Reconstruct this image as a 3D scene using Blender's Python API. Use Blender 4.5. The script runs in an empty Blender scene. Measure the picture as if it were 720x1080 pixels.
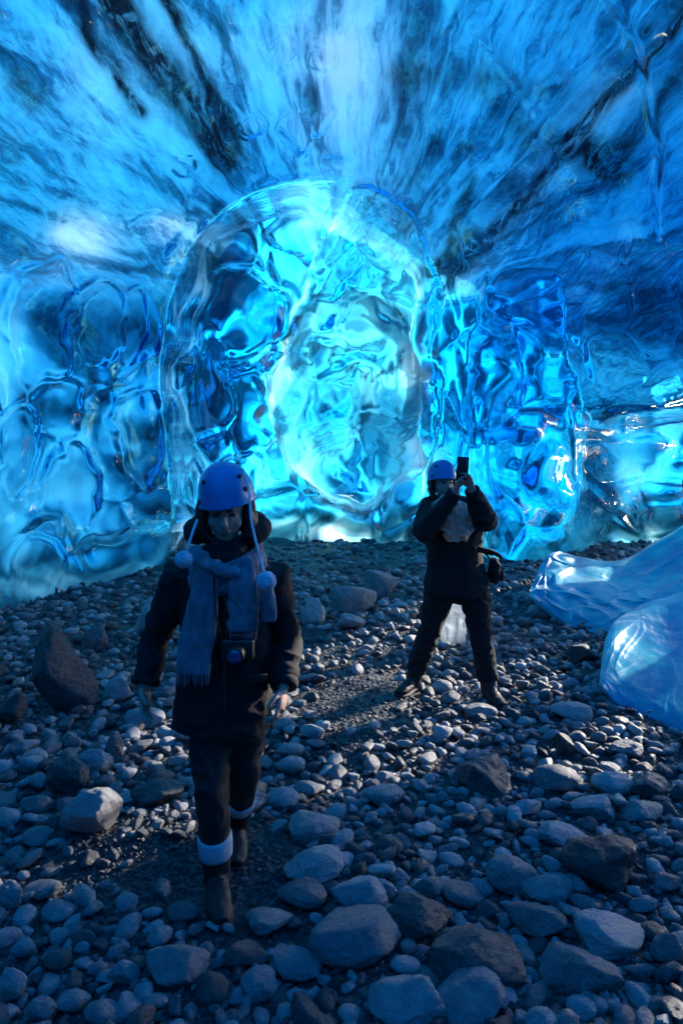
import bpy, bmesh, math, random
import numpy as np
from mathutils import Vector, Matrix, Euler

# ------------------------------------------------------------------ camera, sky, sun, exposure
SC = bpy.context.scene
COL = SC.collection
EYE = 1.70            # eye height above the gravel
F = 720.0             # focal length in photo pixels (24 mm on a 36 mm tall frame)
HZ = 485.0            # horizon row of the photo
cam = bpy.data.cameras.new('view_camera'); camo = bpy.data.objects.new('view_camera', cam); COL.objects.link(camo)
camo.location = (0, 0, EYE); camo.rotation_euler = (math.pi/2, 0, 0)
cam.sensor_fit = 'VERTICAL'; cam.sensor_height = 36; cam.lens = 24
cam.shift_y = -(540-HZ)/1080
cam.clip_start = 0.05; cam.clip_end = 3000
SC.camera = camo

SUN_AZ, SUN_EL = math.radians(50), math.radians(15)   # azimuth clockwise from +Y
world = bpy.data.worlds.new('World'); SC.world = world; world.use_nodes = True
wn = world.node_tree
sky = wn.nodes.new('ShaderNodeTexSky'); sky.sky_type = 'NISHITA'; sky.sun_disc = False
sky.sun_elevation = SUN_EL; sky.sun_rotation = SUN_AZ; sky.ozone_density = 2.0
wn.nodes['Background'].inputs['Strength'].default_value = 0.15
wn.links.new(sky.outputs[0], wn.nodes['Background'].inputs['Color'])
sun = bpy.data.lights.new('sun', 'SUN'); suno = bpy.data.objects.new('sun', sun); COL.objects.link(suno)
sun.energy = 2.0; sun.angle = math.radians(0.5); sun.color = (1.0, 0.90, 0.78)
sd = Vector((math.sin(SUN_AZ)*math.cos(SUN_EL), math.cos(SUN_AZ)*math.cos(SUN_EL), math.sin(SUN_EL)))
suno.rotation_euler = sd.to_track_quat('Z', 'Y').to_euler()
SC.view_settings.view_transform = 'Standard'; SC.view_settings.look = 'None'
SC.view_settings.exposure = 2.6; SC.view_settings.gamma = 1
SC.view_settings.use_curve_mapping = False
cy = SC.cycles
cy.max_bounces = 14; cy.diffuse_bounces = 4; cy.glossy_bounces = 4; cy.transmission_bounces = 10
cy.transparent_max_bounces = 8; cy.blur_glossy = 1.0; cy.sample_clamp_indirect = 6.0
cy.use_denoising = True

# ------------------------------------------------------------------ numpy noise
_rng = np.random.RandomState(11)
_P = _rng.permutation(256); _P = np.concatenate([_P, _P, _P])
_G = _rng.normal(size=(256, 3)); _G /= np.linalg.norm(_G, axis=1)[:, None]
def perlin(x, y, z=0.0):
    x, y, z = np.broadcast_arrays(np.asarray(x, float), np.asarray(y, float), np.asarray(z, float))
    xi, yi, zi = np.floor(x).astype(int), np.floor(y).astype(int), np.floor(z).astype(int)
    xf, yf, zf = x-xi, y-yi, z-zi
    fade = lambda t: t*t*t*(t*(t*6-15)+10)
    u, v, w = fade(xf), fade(yf), fade(zf)
    r = 0
    for dx in (0, 1):
        for dy in (0, 1):
            for dz in (0, 1):
                g = _G[_P[_P[_P[(xi+dx) & 255]+((yi+dy) & 255)]+((zi+dz) & 255)]]
                d = g[..., 0]*(xf-dx)+g[..., 1]*(yf-dy)+g[..., 2]*(zf-dz)
                r = r + d*(u if dx else 1-u)*(v if dy else 1-v)*(w if dz else 1-w)
    return r*1.6
def fbm(x, y, z=0.0, o=4, g=0.5):
    r, a, s = 0, 1.0, 1.0
    for k in range(o):
        r = r + a*perlin(x*s+k*7.3, y*s-k*3.1, np.asarray(z)*s+k*1.7); a *= g; s *= 2.03
    return r
def worley(x, y, seed=0):
    """F1 and F2 distances of jittered cells."""
    xi, yi = np.floor(x).astype(int), np.floor(y).astype(int)
    f1 = np.full(x.shape, 9.0); f2 = np.full(x.shape, 9.0)
    for dx in (-1, 0, 1):
        for dy in (-1, 0, 1):
            h = _P[_P[(xi+dx+seed*17) & 255]+((yi+dy+seed*31) & 255)]
            jx = (h % 16)/15.0; jy = (_P[h] % 16)/15.0
            d = np.hypot(xi+dx+0.1+0.8*jx-x, yi+dy+0.1+0.8*jy-y)
            f2 = np.where(d < f1, f1, np.minimum(f2, d)); f1 = np.minimum(f1, d)
    return f1, f2
def sstep(a, b, x):
    t = np.clip((x-a)/(b-a), 0, 1); return t*t*(3-2*t)
def blur(a, n, it=2):
    for _ in range(it):
        for ax in (0, 1):
            p = np.concatenate([np.repeat(np.take(a, [0], ax), n, ax), a, np.repeat(np.take(a, [-1], ax), n, ax)], ax)
            c = np.cumsum(p, ax); L = a.shape[ax]; w = 2*n
            if ax == 0: a = (c[w:w+L]-np.concatenate([np.zeros((1, c.shape[1])), c[:L-1]], 0))/(w+1)
            else: a = (c[:, w:w+L]-np.concatenate([np.zeros((c.shape[0], 1)), c[:, :L-1]], 1))/(w+1)
    return a
def poly_sd(px, py, pts):
    """signed distance in pixels to a closed outline, positive inside"""
    pts = np.asarray(pts, float); d = np.full(px.shape, 1e9); ins = np.zeros(px.shape, bool)
    for k in range(len(pts)):
        a, b = pts[k], pts[(k+1) % len(pts)]
        e = b-a; t = np.clip(((px-a[0])*e[0]+(py-a[1])*e[1])/(e@e), 0, 1)
        d = np.minimum(d, np.hypot(px-a[0]-t*e[0], py-a[1]-t*e[1]))
        c = (a[1] > py) != (b[1] > py)
        with np.errstate(divide='ignore', invalid='ignore'):
            ins ^= c & (px < (b[0]-a[0])*(py-a[1])/(b[1]-a[1]+1e-12)+a[0])
    return np.where(ins, d, -d)
def line_d(px, py, pts):
    pts = np.asarray(pts, float); d = np.full(px.shape, 1e9)
    for a, b in zip(pts[:-1], pts[1:]):
        e = b-a; t = np.clip(((px-a[0])*e[0]+(py-a[1])*e[1])/(e@e), 0, 1)
        d = np.minimum(d, np.hypot(px-a[0]-t*e[0], py-a[1]-t*e[1]))
    return d
def smooth_closed(pts, n=160):
    """Catmull-Rom through the points of a closed outline"""
    P = np.asarray(pts, float); m = len(P); out = []
    for s in np.linspace(0, m, n, endpoint=False):
        i = int(s); t = s-i; p0, p1, p2, p3 = P[(i-1) % m], P[i % m], P[(i+1) % m], P[(i+2) % m]
        out.append(0.5*((2*p1)+(p2-p0)*t+(2*p0-5*p1+4*p2-p3)*t*t+(3*p1-p0-3*p2+p3)*t**3))
    return np.array(out)

# ------------------------------------------------------------------ mesh helpers
def tag(o, label=None, cat=None, group=None, kind=None):
    if label: o['label'] = label
    if cat: o['category'] = cat
    if group: o['group'] = group
    if kind: o['kind'] = kind
    return o
def mesh_np(name, v, f, smooth=True, attrs=None):
    """f: (n,3) or (n,4) int array"""
    me = bpy.data.meshes.new(name); v = np.asarray(v, np.float32); f = np.asarray(f, np.int32)
    me.vertices.add(len(v)); me.vertices.foreach_set('co', v.ravel())
    k = f.shape[1]
    me.loops.add(f.size); me.loops.foreach_set('vertex_index', f.ravel())
    me.polygons.add(len(f)); me.polygons.foreach_set('loop_start', np.arange(0, f.size, k, dtype=np.int32))
    me.polygons.foreach_set('loop_total', np.full(len(f), k, np.int32))
    if smooth: me.polygons.foreach_set('use_smooth', np.ones(len(f), bool))
    me.update(calc_edges=True)
    for an, av in (attrs or {}).items():
        a = me.attributes.new(an, 'FLOAT', 'POINT'); a.data.foreach_set('value', np.asarray(av, np.float32).ravel())
    me.validate(); return me
def link(name, me, mat=None, parent=None, kind=None):
    o = bpy.data.objects.new(name, me); COL.objects.link(o)
    if mat is not None:
        me.materials.clear(); me.materials.append(mat)
    if parent is not None: o.parent = parent
    if kind: o['kind'] = kind
    return o
def empty(name, loc=(0, 0, 0), rz=0.0):
    o = bpy.data.objects.new(name, None); COL.objects.link(o)
    o.location = loc; o.rotation_euler = (0, 0, rz); o.empty_display_size = 0.1; return o
def grid_faces(ny, nx, keep=None, flip=False):
    i = np.arange(ny*nx).reshape(ny, nx)
    q = np.stack([i[:-1, :-1], i[:-1, 1:], i[1:, 1:], i[1:, :-1]], -1).reshape(-1, 4)
    if keep is not None:
        k = keep.ravel(); q = q[k[q].all(1)]
    return q[:, ::-1] if flip else q
def compact(v, f, attrs):
    u, inv = np.unique(f, return_inverse=True)
    return v[u], inv.reshape(f.shape), {k: a.ravel()[u] for k, a in attrs.items()}

# ------------------------------------------------------------------ node helpers
def new_mat(name):
    m = bpy.data.materials.new(name); m.use_nodes = True; m.node_tree.nodes.clear()
    return m, m.node_tree
class NT:
    def __init__(s, t): s.t = t
    def n(s, typ, **kw):
        x = s.t.nodes.new('ShaderNode'+typ)
        for k, v in kw.items():
            if k.startswith('i_'):
                nm = k[2:]
                x.inputs[int(nm) if nm.isdigit() else nm].default_value = v
            else: setattr(x, k, v)
        return x
    def l(s, a, b): s.t.links.new(a, b)
    def noise(s, vec, scale, detail=5, rough=0.55, dist=0.0):
        x = s.n('TexNoise'); x.inputs['Scale'].default_value = scale; x.inputs['Detail'].default_value = detail
        x.inputs['Roughness'].default_value = rough; x.inputs['Distortion'].default_value = dist
        if vec is not None: s.l(vec, x.inputs['Vector'])
        return x.outputs['Fac']
    def mapping(s, vec, scale=(1, 1, 1), rot=(0, 0, 0), loc=(0, 0, 0)):
        x = s.n('Mapping'); x.inputs['Scale'].default_value = scale; x.inputs['Rotation'].default_value = rot
        x.inputs['Location'].default_value = loc; s.l(vec, x.inputs['Vector']); return x.outputs[0]
    def ramp(s, fac, stops):
        x = s.n('ValToRGB'); e = x.color_ramp.elements
        while len(e) < len(stops): e.new(0.5)
        for k, (p, c) in enumerate(stops):
            e[k].position = p; e[k].color = (c if len(c) == 4 else (*c, 1)) if isinstance(c, (tuple, list)) else (c, c, c, 1)
        s.l(fac, x.inputs[0]); return x.outputs[0]
    def math(s, op, a, b=None, clamp=False):
        x = s.n('Math', operation=op, use_clamp=clamp)
        for k, q in enumerate((a, b)):
            if q is None: continue
            if isinstance(q, (int, float)): x.inputs[k].default_value = q
            else: s.l(q, x.inputs[k])
        return x.outputs[0]
    def mix(s, fac, a, b, blend='MIX'):
        x = s.n('MixRGB', blend_type=blend)
        for k, q in enumerate((fac, a, b)):
            if isinstance(q, (int, float)): x.inputs[k].default_value = q
            elif isinstance(q, (tuple, list)): x.inputs[k].default_value = (*q[:3], 1)
            else: s.l(q, x.inputs[k])
        return x.outputs[0]
    def bump(s, h, strength=0.5, dist=0.05, nrm=None):
        x = s.n('Bump'); x.inputs['Strength'].default_value = strength; x.inputs['Distance'].default_value = dist
        s.l(h, x.inputs['Height'])
        if nrm is not None: s.l(nrm, x.inputs['Normal'])
        return x.outputs[0]
    def out(s, sh): s.l(sh, s.n('OutputMaterial').inputs['Surface'])
    def attr(s, name): return s.n('Attribute', attribute_name=name).outputs['Fac']
    def pos(s): return s.n('NewGeometry').outputs['Position']
    def obj(s): return s.n('TexCoord').outputs['Object']
# ================================================================== ICE MATERIALS
def mat_glacier_ice(name='glacier_ice', body=True):
    """clear blue ice: a polished glassy skin, light-absorbing body, and bubbly ice behind it that daylight comes through"""
    m, t = new_mat(name); N = NT(t); p = N.pos()
    wv = N.n('VectorMath', operation='ADD')
    nz = N.n('TexNoise'); nz.inputs['Scale'].default_value = 0.55; nz.inputs['Detail'].default_value = 2; N.l(p, nz.inputs['Vector'])
    sc = N.n('VectorMath', operation='SCALE'); sc.inputs['Scale'].default_value = 0.45; N.l(nz.outputs['Color'], sc.inputs[0])
    N.l(p, wv.inputs[0]); N.l(sc.outputs[0], wv.inputs[1]); q = wv.outputs[0]
    if body:
        cx = N.n('CombineXYZ'); N.l(N.attr('streak_u'), cx.inputs[0]); N.l(N.attr('streak_v'), cx.inputs[1])
        s1 = N.noise(cx.outputs[0], 1.0, 9, 0.66, 0.25)
    else: s1 = N.noise(N.mapping(q, (1.7, 0.13, 1.7)), 1.3, 8, 0.62, 0.15)      # streaks along the cave
    s2 = N.noise(N.mapping(q, (0.8, 0.5, 0.8)), 1.1, 5, 0.55, 0.9)       # cloudy swirls
    s3 = N.noise(N.mapping(p, (5, 0.35, 5)), 3.0, 6, 0.65, 0.2)
    a = N.math('ADD', N.math('MULTIPLY', s1, 0.75), N.math('MULTIPLY', s2, 0.25))
    a = N.math('ADD', a, N.math('MULTIPLY', N.math('SUBTRACT', s3, 0.5), 0.30))
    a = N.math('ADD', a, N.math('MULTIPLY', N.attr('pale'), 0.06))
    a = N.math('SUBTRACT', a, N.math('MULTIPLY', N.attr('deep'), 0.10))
    stops = [(0.36, (0.02, 0.06, 0.10)), (0.445, (0.12, 0.26, 0.36)), (0.50, (0.42, 0.58, 0.68)), (0.58, (0.72, 0.84, 0.90)), (0.80, (0.90, 0.95, 0.97))]
    if not body: stops = [(q_, (c[0]*0.01, c[1]*0.42, c[2]*0.90)) for q_, c in stops]
    col = N.ramp(a, stops)
    if body:
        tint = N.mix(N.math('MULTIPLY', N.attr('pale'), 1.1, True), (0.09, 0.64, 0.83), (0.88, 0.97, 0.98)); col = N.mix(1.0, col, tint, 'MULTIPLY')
        # deep in the walls: big clear and cloudy masses, seen through the polished skin
        w1 = N.noise(N.mapping(p, (1, 0.6, 1.0)), 0.85, 2, 0.5, 0.8)
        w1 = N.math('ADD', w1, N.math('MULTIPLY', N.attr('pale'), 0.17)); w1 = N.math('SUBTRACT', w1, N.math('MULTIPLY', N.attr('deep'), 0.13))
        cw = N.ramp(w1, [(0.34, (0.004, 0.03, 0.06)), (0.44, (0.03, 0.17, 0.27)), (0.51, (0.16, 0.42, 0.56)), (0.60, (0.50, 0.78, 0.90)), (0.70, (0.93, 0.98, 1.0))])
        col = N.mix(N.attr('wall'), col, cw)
    d = N.noise(N.mapping(p, (2.2, 0.35, 2.2)), 5.0, 8, 0.7, 0.6)         # sediment bands; the mask also paints the shelf's shadow
    dm = N.math('MULTIPLY', N.attr('dirt_shade'), N.ramp(d, [(0.30, 0.35), (0.50, 1.0)]), True)
    col = N.mix(dm, col, (0.006, 0.012, 0.022))
    col = N.mix(N.math('MULTIPLY', N.attr('grey'), 0.6), col, (0.10, 0.13, 0.15), 'MIX')
    tr = N.n('BsdfTranslucent'); N.l(col, tr.inputs['Color'])
    df = N.n('BsdfDiffuse'); N.l(col, df.inputs['Color'])
    mx = N.n('MixShader'); mx.inputs[0].default_value = 0.18
    N.l(tr.outputs[0], mx.inputs[1]); N.l(df.outputs[0], mx.inputs[2])
    if not body: N.out(mx.outputs[0]); return m
    h1 = N.noise(p, 2.0, 2, 0.5, 0.4); h2 = N.noise(N.mapping(p, (1, 0.35, 1)), 8, 3, 0.5, 0.5)
    b = N.bump(h1, 0.12, 0.10); b = N.bump(h2, 0.05, 0.02, b)
    g = N.n('BsdfGlass', i_IOR=1.5); g.inputs['Color'].default_value = (1, 1, 1, 1); g.inputs['Roughness'].default_value = 0.015
    N.l(b, g.inputs['Normal'])
    top = N.n('MixShader'); N.l(N.attr('skin'), top.inputs[0]); N.l(mx.outputs[0], top.inputs[1]); N.l(g.outputs[0], top.inputs[2])
    o = N.n('OutputMaterial'); N.l(top.outputs[0], o.inputs['Surface'])
    va = N.n('VolumeAbsorption'); va.inputs['Color'].default_value = (0.0, 0.835, 0.975, 1); va.inputs['Density'].default_value = 2.6
    N.l(va.outputs[0], o.inputs['Volume'])
    return m
def mat_solid_ice(name, clear=0.6, tint=(0.75, 0.93, 1.0), lo=(0.02, 0.28, 0.55), hi=(0.75, 0.92, 0.98), sc=2.2, thr=(0.38, 0.62), dif=0.25, rg=0.08):
    """free-standing ice: clear ice with milky veins"""
    m, t = new_mat(name); N = NT(t); p = N.pos()
    v = N.noise(N.mapping(p, (1, 0.6, 1), (0.3, 0.2, 0.5)), sc, 7, 0.62, 1.4)
    col = N.ramp(v, [(thr[0], lo), (thr[1], hi)])
    h1 = N.noise(p, 2.6, 3, 0.5, 0.5); h2 = N.noise(p, 14, 3, 0.5, 0.4)
    b = N.bump(h1, 0.4, 0.10); b = N.bump(h2, 0.2, 0.02, b)
    g = N.n('BsdfGlass', i_IOR=1.31); g.inputs['Color'].default_value = (*tint, 1); g.inputs['Roughness'].default_value = 0.02
    N.l(b, g.inputs['Normal'])
    tr = N.n('BsdfTranslucent'); N.l(col, tr.inputs['Color'])
    df = N.n('BsdfDiffuse'); N.l(col, df.inputs['Color'])
    m0 = N.n('MixShader'); m0.inputs[0].default_value = dif; N.l(tr.outputs[0], m0.inputs[1]); N.l(df.outputs[0], m0.inputs[2])
    gl = N.n('BsdfGlossy'); gl.inputs['Roughness'].default_value = rg; N.l(b, gl.inputs['Normal'])
    fr = N.n("Fresnel", i_IOR=1.31); N.l(b, fr.inputs['Normal'])
    m1 = N.n('MixShader'); N.l(fr.outputs[0], m1.inputs[0]); N.l(m0.outputs[0], m1.inputs[1]); N.l(gl.outputs[0], m1.inputs[2])
    mx = N.n('MixShader')
    N.l(N.ramp(N.noise(p, sc*0.7, 5, 0.6, 0.8), [(0.40, 1-clear-0.2 if clear < 0.8 else 0.0), (0.62, min(1.0, 1-clear+0.25))]), mx.inputs[0])
    N.l(g.outputs[0], mx.inputs[1]); N.l(m1.outputs[0], mx.inputs[2])
    N.out(mx.outputs[0]); return m
M_ICE = mat_glacier_ice(); M_THICK = mat_glacier_ice('thick_ice', False)

# ================================================================== THE CAVE: depth of the ice along the cave, from its real cross-section
ST = 2.0
PX0, PX1, PY0, PY1 = -400, 1010, -236, 700
gx = np.arange(PX0, PX1+1, ST); gy = np.arange(PY0, PY1+1, ST)
PX, PY = np.meshgrid(gx, gy); U = (PX-360)/F; V = (HZ-PY)/F
def section(y):
    """half width left, half width right, height of the cave at distance y"""
    al = 3.65-1.05*sstep(5.5, 12.5, y); ar = 5.6-0.6*sstep(6, 12, y); b = 5.7-0.5*sstep(6, 12, y)
    return al, ar, b
def solve_depth():
    lo = np.full(PX.shape, 0.3); hi = np.full(PX.shape, 30.0)
    for _ in range(34):
        y = 0.5*(lo+hi); al, ar, b = section(y); x = U*y; z = EYE+V*y
        s = (np.abs(x)/np.where(x < 0, al, ar))**2.3+(np.maximum(z, 0)/b)**2.3
        ins = s < 1; lo = np.where(ins, y, lo); hi = np.where(ins, hi, y)
    return 0.5*(lo+hi)
DT = solve_depth()
smin = lambda a, b, k: -k*np.log(np.exp(-a/k)+np.exp(-b/k))
DN = smin(DT, 11.6+0*DT, 0.8)                                  # near shell
wob = fbm(PX/140, PY/140, 3.3, 3)
DB = 14.0+0.9*wob-0.9*np.exp(-(((PX-385)/110)**2+((PY-380)/190)**2))                                              # back of the inner chamber
HOLE = smooth_closed([(186, 640), (182, 540), (176, 470), (170, 400), (178, 325), (203, 262), (243, 217), (290, 196), (345, 186),
                      (398, 192), (438, 226), (464, 286), (474, 345), (474, 400), (486, 500), (515, 580), (530, 650), (350, 670)])
sdh = poly_sd(PX, PY, HOLE)
wid = 16+24*np.clip(0.5+fbm(PX/70, PY/70, 17, 2), 0, 1.4)+70*np.exp(-(((PX-395)/55)**2+((PY-215)/50)**2))+45*sstep(425, 465, PX)
mh = sstep(-3, wid, sdh)
# lip that bulges into the cave round the opening
lip = np.exp(-((sdh+15)/(10+6*fbm(PX/60, PY/60, 14, 2)))**2)*sstep(420, 300, PX)*np.clip(0.75+0.9*fbm(PX/55, PY/55, 15, 2), 0, 1.3)
ql = 433+6*fbm(PX/70, PY/70, 19, 2)-0.05*(PX-650)
mp = sstep(-2, 16, PY-ql)*sstep(585, 690, PX+0.15*(PY-430))
D0 = DN*(1-mh)+np.maximum(DB, DN+1.2)*mh
D0 = D0*(1-mp)+np.maximum(D0, 13.4+0.6*wob)*mp
kz = D0/9.0                                                     # metres of relief per unit grow with distance
R = np.zeros(PX.shape)
R += 0.20*fbm(PX/150, PY/150, 0.4, 3)
# flutes running along the cave axis
ang = np.arctan2(PY-325, PX-385); rad = np.log(np.hypot(PX-385, PY-325)+20)
flu = fbm(ang*7.0+0.3*fbm(PX/90, PY/90, 5, 2), rad*1.1, 1.0, 2, 0.45)
ceil_m = sstep(330, 170, PY)
R += 0.085*flu*ceil_m
# scallops melted by air and water
wx = PX+26*fbm(PX/130, PY/130, 8.0, 2); wy = PY+26*fbm(PX/130, PY/130, 9.0, 2)
f1, f2 = worley(wx/66, wy/92, 1); sc1 = 1-(f1/np.maximum(f2, 1e-3))**2
f1b, f2b = worley(wx/30+4.3, wy/40, 5); sc2 = 1-(f1b/np.maximum(f2b, 1e-3))**2
wall_m = np.clip(sstep(215, 330, PY)*0.9+0.10+0.3*mh, 0, 1)
wall_m = wall_m*(1-0.5*sstep(560, 640, PX))*(1-0.45*sstep(200, 150, PX)*(1-mh))
R -= 0.38*sc1*wall_m+0.04*sc2*wall_m*(0.4+0.9*sstep(-0.2, 0.4, fbm(PX/120, PY/120, 12, 2)))
def dimple(cx, cy_, rx, ry, rot=0.0, d=0.2, rim=0.07, w=0.16):
    global R
    c, s = math.cos(math.radians(rot)), math.sin(math.radians(rot))
    sz = max(rx, ry); q = sz*0.26
    X_ = PX-cx+q*fbm(PX/(sz*1.3), PY/(sz*1.3), cx*0.13, 2); Y_ = PY-cy_+q*fbm(PX/(sz*1.3), PY/(sz*1.3), cx*0.13+9, 2)
    wob2 = 1+0.12*perlin(PX/18, PY/18, cx*0.13)
    a = (X_*c+Y_*s)/rx; b = (-X_*s+Y_*c)/ry; b = np.where(b < 0, b, b*0.8)
    r = np.hypot(a, b)*wob2; d, rim = d*1.35, rim*1.3
    inside = sstep(1.0, 0.55, r)
    R = R*(1-0.9*inside)-d*np.sqrt(np.clip(1-r**2, 0, 1))*(1-0.35*np.clip(b, -1, 1))+rim*np.exp(-((r-1.02)/w)**2)*(0.55+0.8*fbm(PX/45, PY/45, cx*0.3, 2))*(1-0.5*np.clip(b, -1, 1))
for a in [(42, 345, 34, 62, 5, .30, .10), (103, 342, 30, 40, 0, .24, .10), (141, 338, 14, 34, 15, .18, .06), (152, 456, 30, 46, -12, .30, .12),
          (75, 515, 33, 40, 10, .24, .09), (20, 470, 22, 44, 0, .2, .08), (60, 425, 30, 30, 0, .15, .05),
          (132, 588, 54, 32, -14, -.30, .05), (40, 600, 26, 40, 20, .16, .07), (160, 236, 22, 11, -22, .14, .06), (265, 134, 13, 10, 10, .12, .06),
          (194, 176, 14, 8, -8, .10, .06), (312, 138, 14, 20, -10, .12, .06), (338, 128, 10, 16, 30, .08, .05), (300, 52, 12, 18, 10, .07, .03),
          (340, 62, 14, 12, 0, .08, .04), (250, 330, 48, 52, -10, .32, .10), (262, 430, 32, 46, 8, .26, .08), (225, 400, 18, 60, 0, .2, .08),
          (250, 510, 28, 36, 0, .2, .07), (240, 262, 36, 26, -35, .25, .07), (310, 240, 30, 24, -30, .22, .07),
          (480, 455, 12, 34, 0, .2, .07), (470, 260, 14, 20, 0, .1, .03), (428, 210, 5, 4, 0, .06, .03), (542, 214, 7, 5, 40, .07, .03), (522, 258, 6, 4, 0, .06, .03),
          (648, 380, 34, 26, 20, .2, .06), (690, 350, 30, 20, -30, .18, .05), (690, 430, 66, 7, -3, .28, .03), (665, 475, 60, 20, -8, -.12, .02),
          (700, 520, 50, 18, 6, .12, .03)]:
    dimple(*a)
# long folds hanging down beside the opening, and the old crack lines in the ceiling
for pts, w, h in [([(222, 238), (196, 290), (184, 345), (186, 420), (198, 478), (212, 560)], 6, .22), ([(200, 262), (176, 330), (168, 400), (176, 470), (186, 560)], 7, .16),
                  ([(638, -10), (672, 60), (690, 150), (692, 250)], 5, .09), ([(470, 290), (540, 200), (620, 100), (720, 0)], 14, .12),
                  ([(560, 60), (640, 260), (600, 330)], 16, .10), ([(500, 30), (566, 122)], 4, .05), ([(345, 186), (290, 196), (243, 217), (210, 250)], 7, .14),
                  ([(600, 330), (612, 400), (626, 440)], 9, .12), ([(470, 300), (500, 420), (505, 560)], 8, .14)]:
    R += h*np.exp(-(line_d(PX+5*fbm(PX/60, PY/60, 2, 2), PY, pts)/w)**2)
R += 0.17*lip*sstep(640, 600, PY)
# the great lobes of clear ice in the middle of the inner chamber, and the column right of it
def dome(outline, T, Rpx, edge=5):
    sd = poly_sd(PX+9*fbm(PX/55, PY/55, 7, 3), PY+9*fbm(PX/55, PY/55, 8, 3), smooth_closed(outline)); t = np.clip(sd/Rpx, 0, 1)
    return T*np.sqrt(1-(1-t)**2)*(sd > 0), sd
dU, sdU = dome([(340, 250), (360, 212), (385, 200), (420, 214), (450, 258), (466, 316), (460, 352), (440, 390), (380, 400), (325, 390), (312, 340), (325, 290)], 0.9, 42)
dL, sdL = dome([(300, 372), (330, 335), (378, 322), (425, 345), (455, 385), (463, 440), (446, 490), (412, 522), (380, 540), (340, 522), (302, 482), (283, 430)], 1.35, 50)
dI, sdI = dome([(318, 330), (345, 290), (385, 262), (420, 290), (440, 330), (436, 372), (380, 380), (330, 372)], 1.05, 40)
dC, sdC = dome([(505, 300), (525, 272), (550, 262), (580, 285), (597, 350), (604, 420), (622, 446), (612, 520), (588, 585), (560, 596), (525, 585), (505, 540), (492, 470), (490, 400), (498, 340)], 1.2, 42)
dC = dC*sstep(262, 345, PY)*np.clip(0.75+0.5*fbm(PX/60, PY/60, 41, 2), 0.2, 1.3)
mb = sstep(0, 12, np.maximum(sdU, sdL))
fx = PX+18*fbm(PX/50, PY/50, 31, 3); fy = PY+18*fbm(PX/50, PY/50, 32, 3)
q1, q2 = worley(fx/52, fy/40, 9); R = R*(1-0.6*mb)+mb*(0.32*(q2-q1)-0.26*(1-(q1/np.maximum(q2, 1e-3))**2)+0.16*fbm(PX/60, PY/60, 33, 2)-0.10*np.exp(-(line_d(PX+6*fbm(PX/40, PY/40, 3, 2), PY, [(300, 420), (320, 350), (370, 300), (430, 330)])/5)**2)-0.10*np.exp(-(line_d(PX+6*fbm(PX/40, PY/40, 3, 2), PY, [(330, 330), (350, 280), (390, 240), (440, 290)])/5)**2))
R *= 1-0.75*sstep(0.55, 0.05, EYE+V*D0)*(PX < 320)
R += 0.005*fbm(PX/16, PY/16, 6.0, 2)
DF = D0-R*kz-np.maximum(np.maximum(dU, dL), dI)-dC
Z = EYE+V*DF
off = (PX > 766)
keep = (Z > -0.5) & ~(off & (EYE+V*D0 < 3.9))
g = lambda cx, cy_, rx, ry: np.exp(-(((PX-cx)/rx)**2+((PY-cy_)/ry)**2))
pale = np.clip(0.75*g(365, 60, 50, 130)+1.3*g(78, 252, 40, 30)+1.0*g(188, 238, 36, 16)+0.05*g(60, 420, 130, 120)+0.62*g(372, 430, 90, 110)+0.12*g(405, 285, 60, 70)+0.5*g(540, 470, 40, 30)  # the upper-left pale patches paint a sun glint into the ice
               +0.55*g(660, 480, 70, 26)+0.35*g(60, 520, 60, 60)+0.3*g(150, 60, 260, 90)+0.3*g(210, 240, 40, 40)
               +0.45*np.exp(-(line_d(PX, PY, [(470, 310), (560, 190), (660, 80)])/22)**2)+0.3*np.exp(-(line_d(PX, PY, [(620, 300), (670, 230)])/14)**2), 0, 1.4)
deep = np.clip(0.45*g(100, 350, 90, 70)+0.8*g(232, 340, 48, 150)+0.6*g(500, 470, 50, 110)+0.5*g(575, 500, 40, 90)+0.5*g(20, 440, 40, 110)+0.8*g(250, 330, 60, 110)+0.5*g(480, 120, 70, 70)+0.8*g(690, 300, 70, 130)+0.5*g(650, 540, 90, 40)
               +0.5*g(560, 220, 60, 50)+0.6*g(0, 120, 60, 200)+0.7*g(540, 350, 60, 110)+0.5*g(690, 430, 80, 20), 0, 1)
L = lambda pts, w: np.exp(-(line_d(PX+6*fbm(PX/50, PY/50, 4, 2), PY, pts)/w)**2)
dirt_shade = np.clip(1.5*L([(80, -60), (128, 15), (180, 88), (232, 152)], 20)+1.1*L([(40, -60), (90, 30), (140, 105)], 9)+1.1*L([(150, -60), (205, 60), (240, 130)], 10)+0.5*L([(225, -40), (250, 70)], 8)
               +0.8*L([(0, 70), (22, 96)], 14)+1.2*L([(730, -10), (640, 95), (560, 190), (455, 290)], 13)+0.9*L([(740, 40), (690, 110), (640, 160)], 16)+0.8*L([(600, 130), (668, 170)], 18)+0.9*L([(500, 180), (480, 240)], 10)+0.6*L([(430, 60), (520, 70), (560, 130)], 20)
               +0.7*L([(252, 232), (300, 300), (310, 370)], 10)+0.4*L([(530, 60), (600, 90)], 16)+0.9*L([(640, 430), (720, 428)], 6)+0.4*L([(430, 80), (440, 160)], 30)+0.30*g(375, 420, 90, 120)+0.2*g(410, 270, 60, 80)+0.8*L([(318, 395), (352, 380), (372, 400), (420, 372)], 3)+0.7*L([(395, 505), (420, 455), (452, 430)], 3)+0.6*L([(368, 300), (384, 262), (425, 300)], 4)+0.7*L([(300, 450), (322, 500), (360, 520)], 3)+0.5*L([(350, 470), (372, 425)], 4), 0, 1)  # the strip along the right-hand shelf is its shadow, painted in
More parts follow.
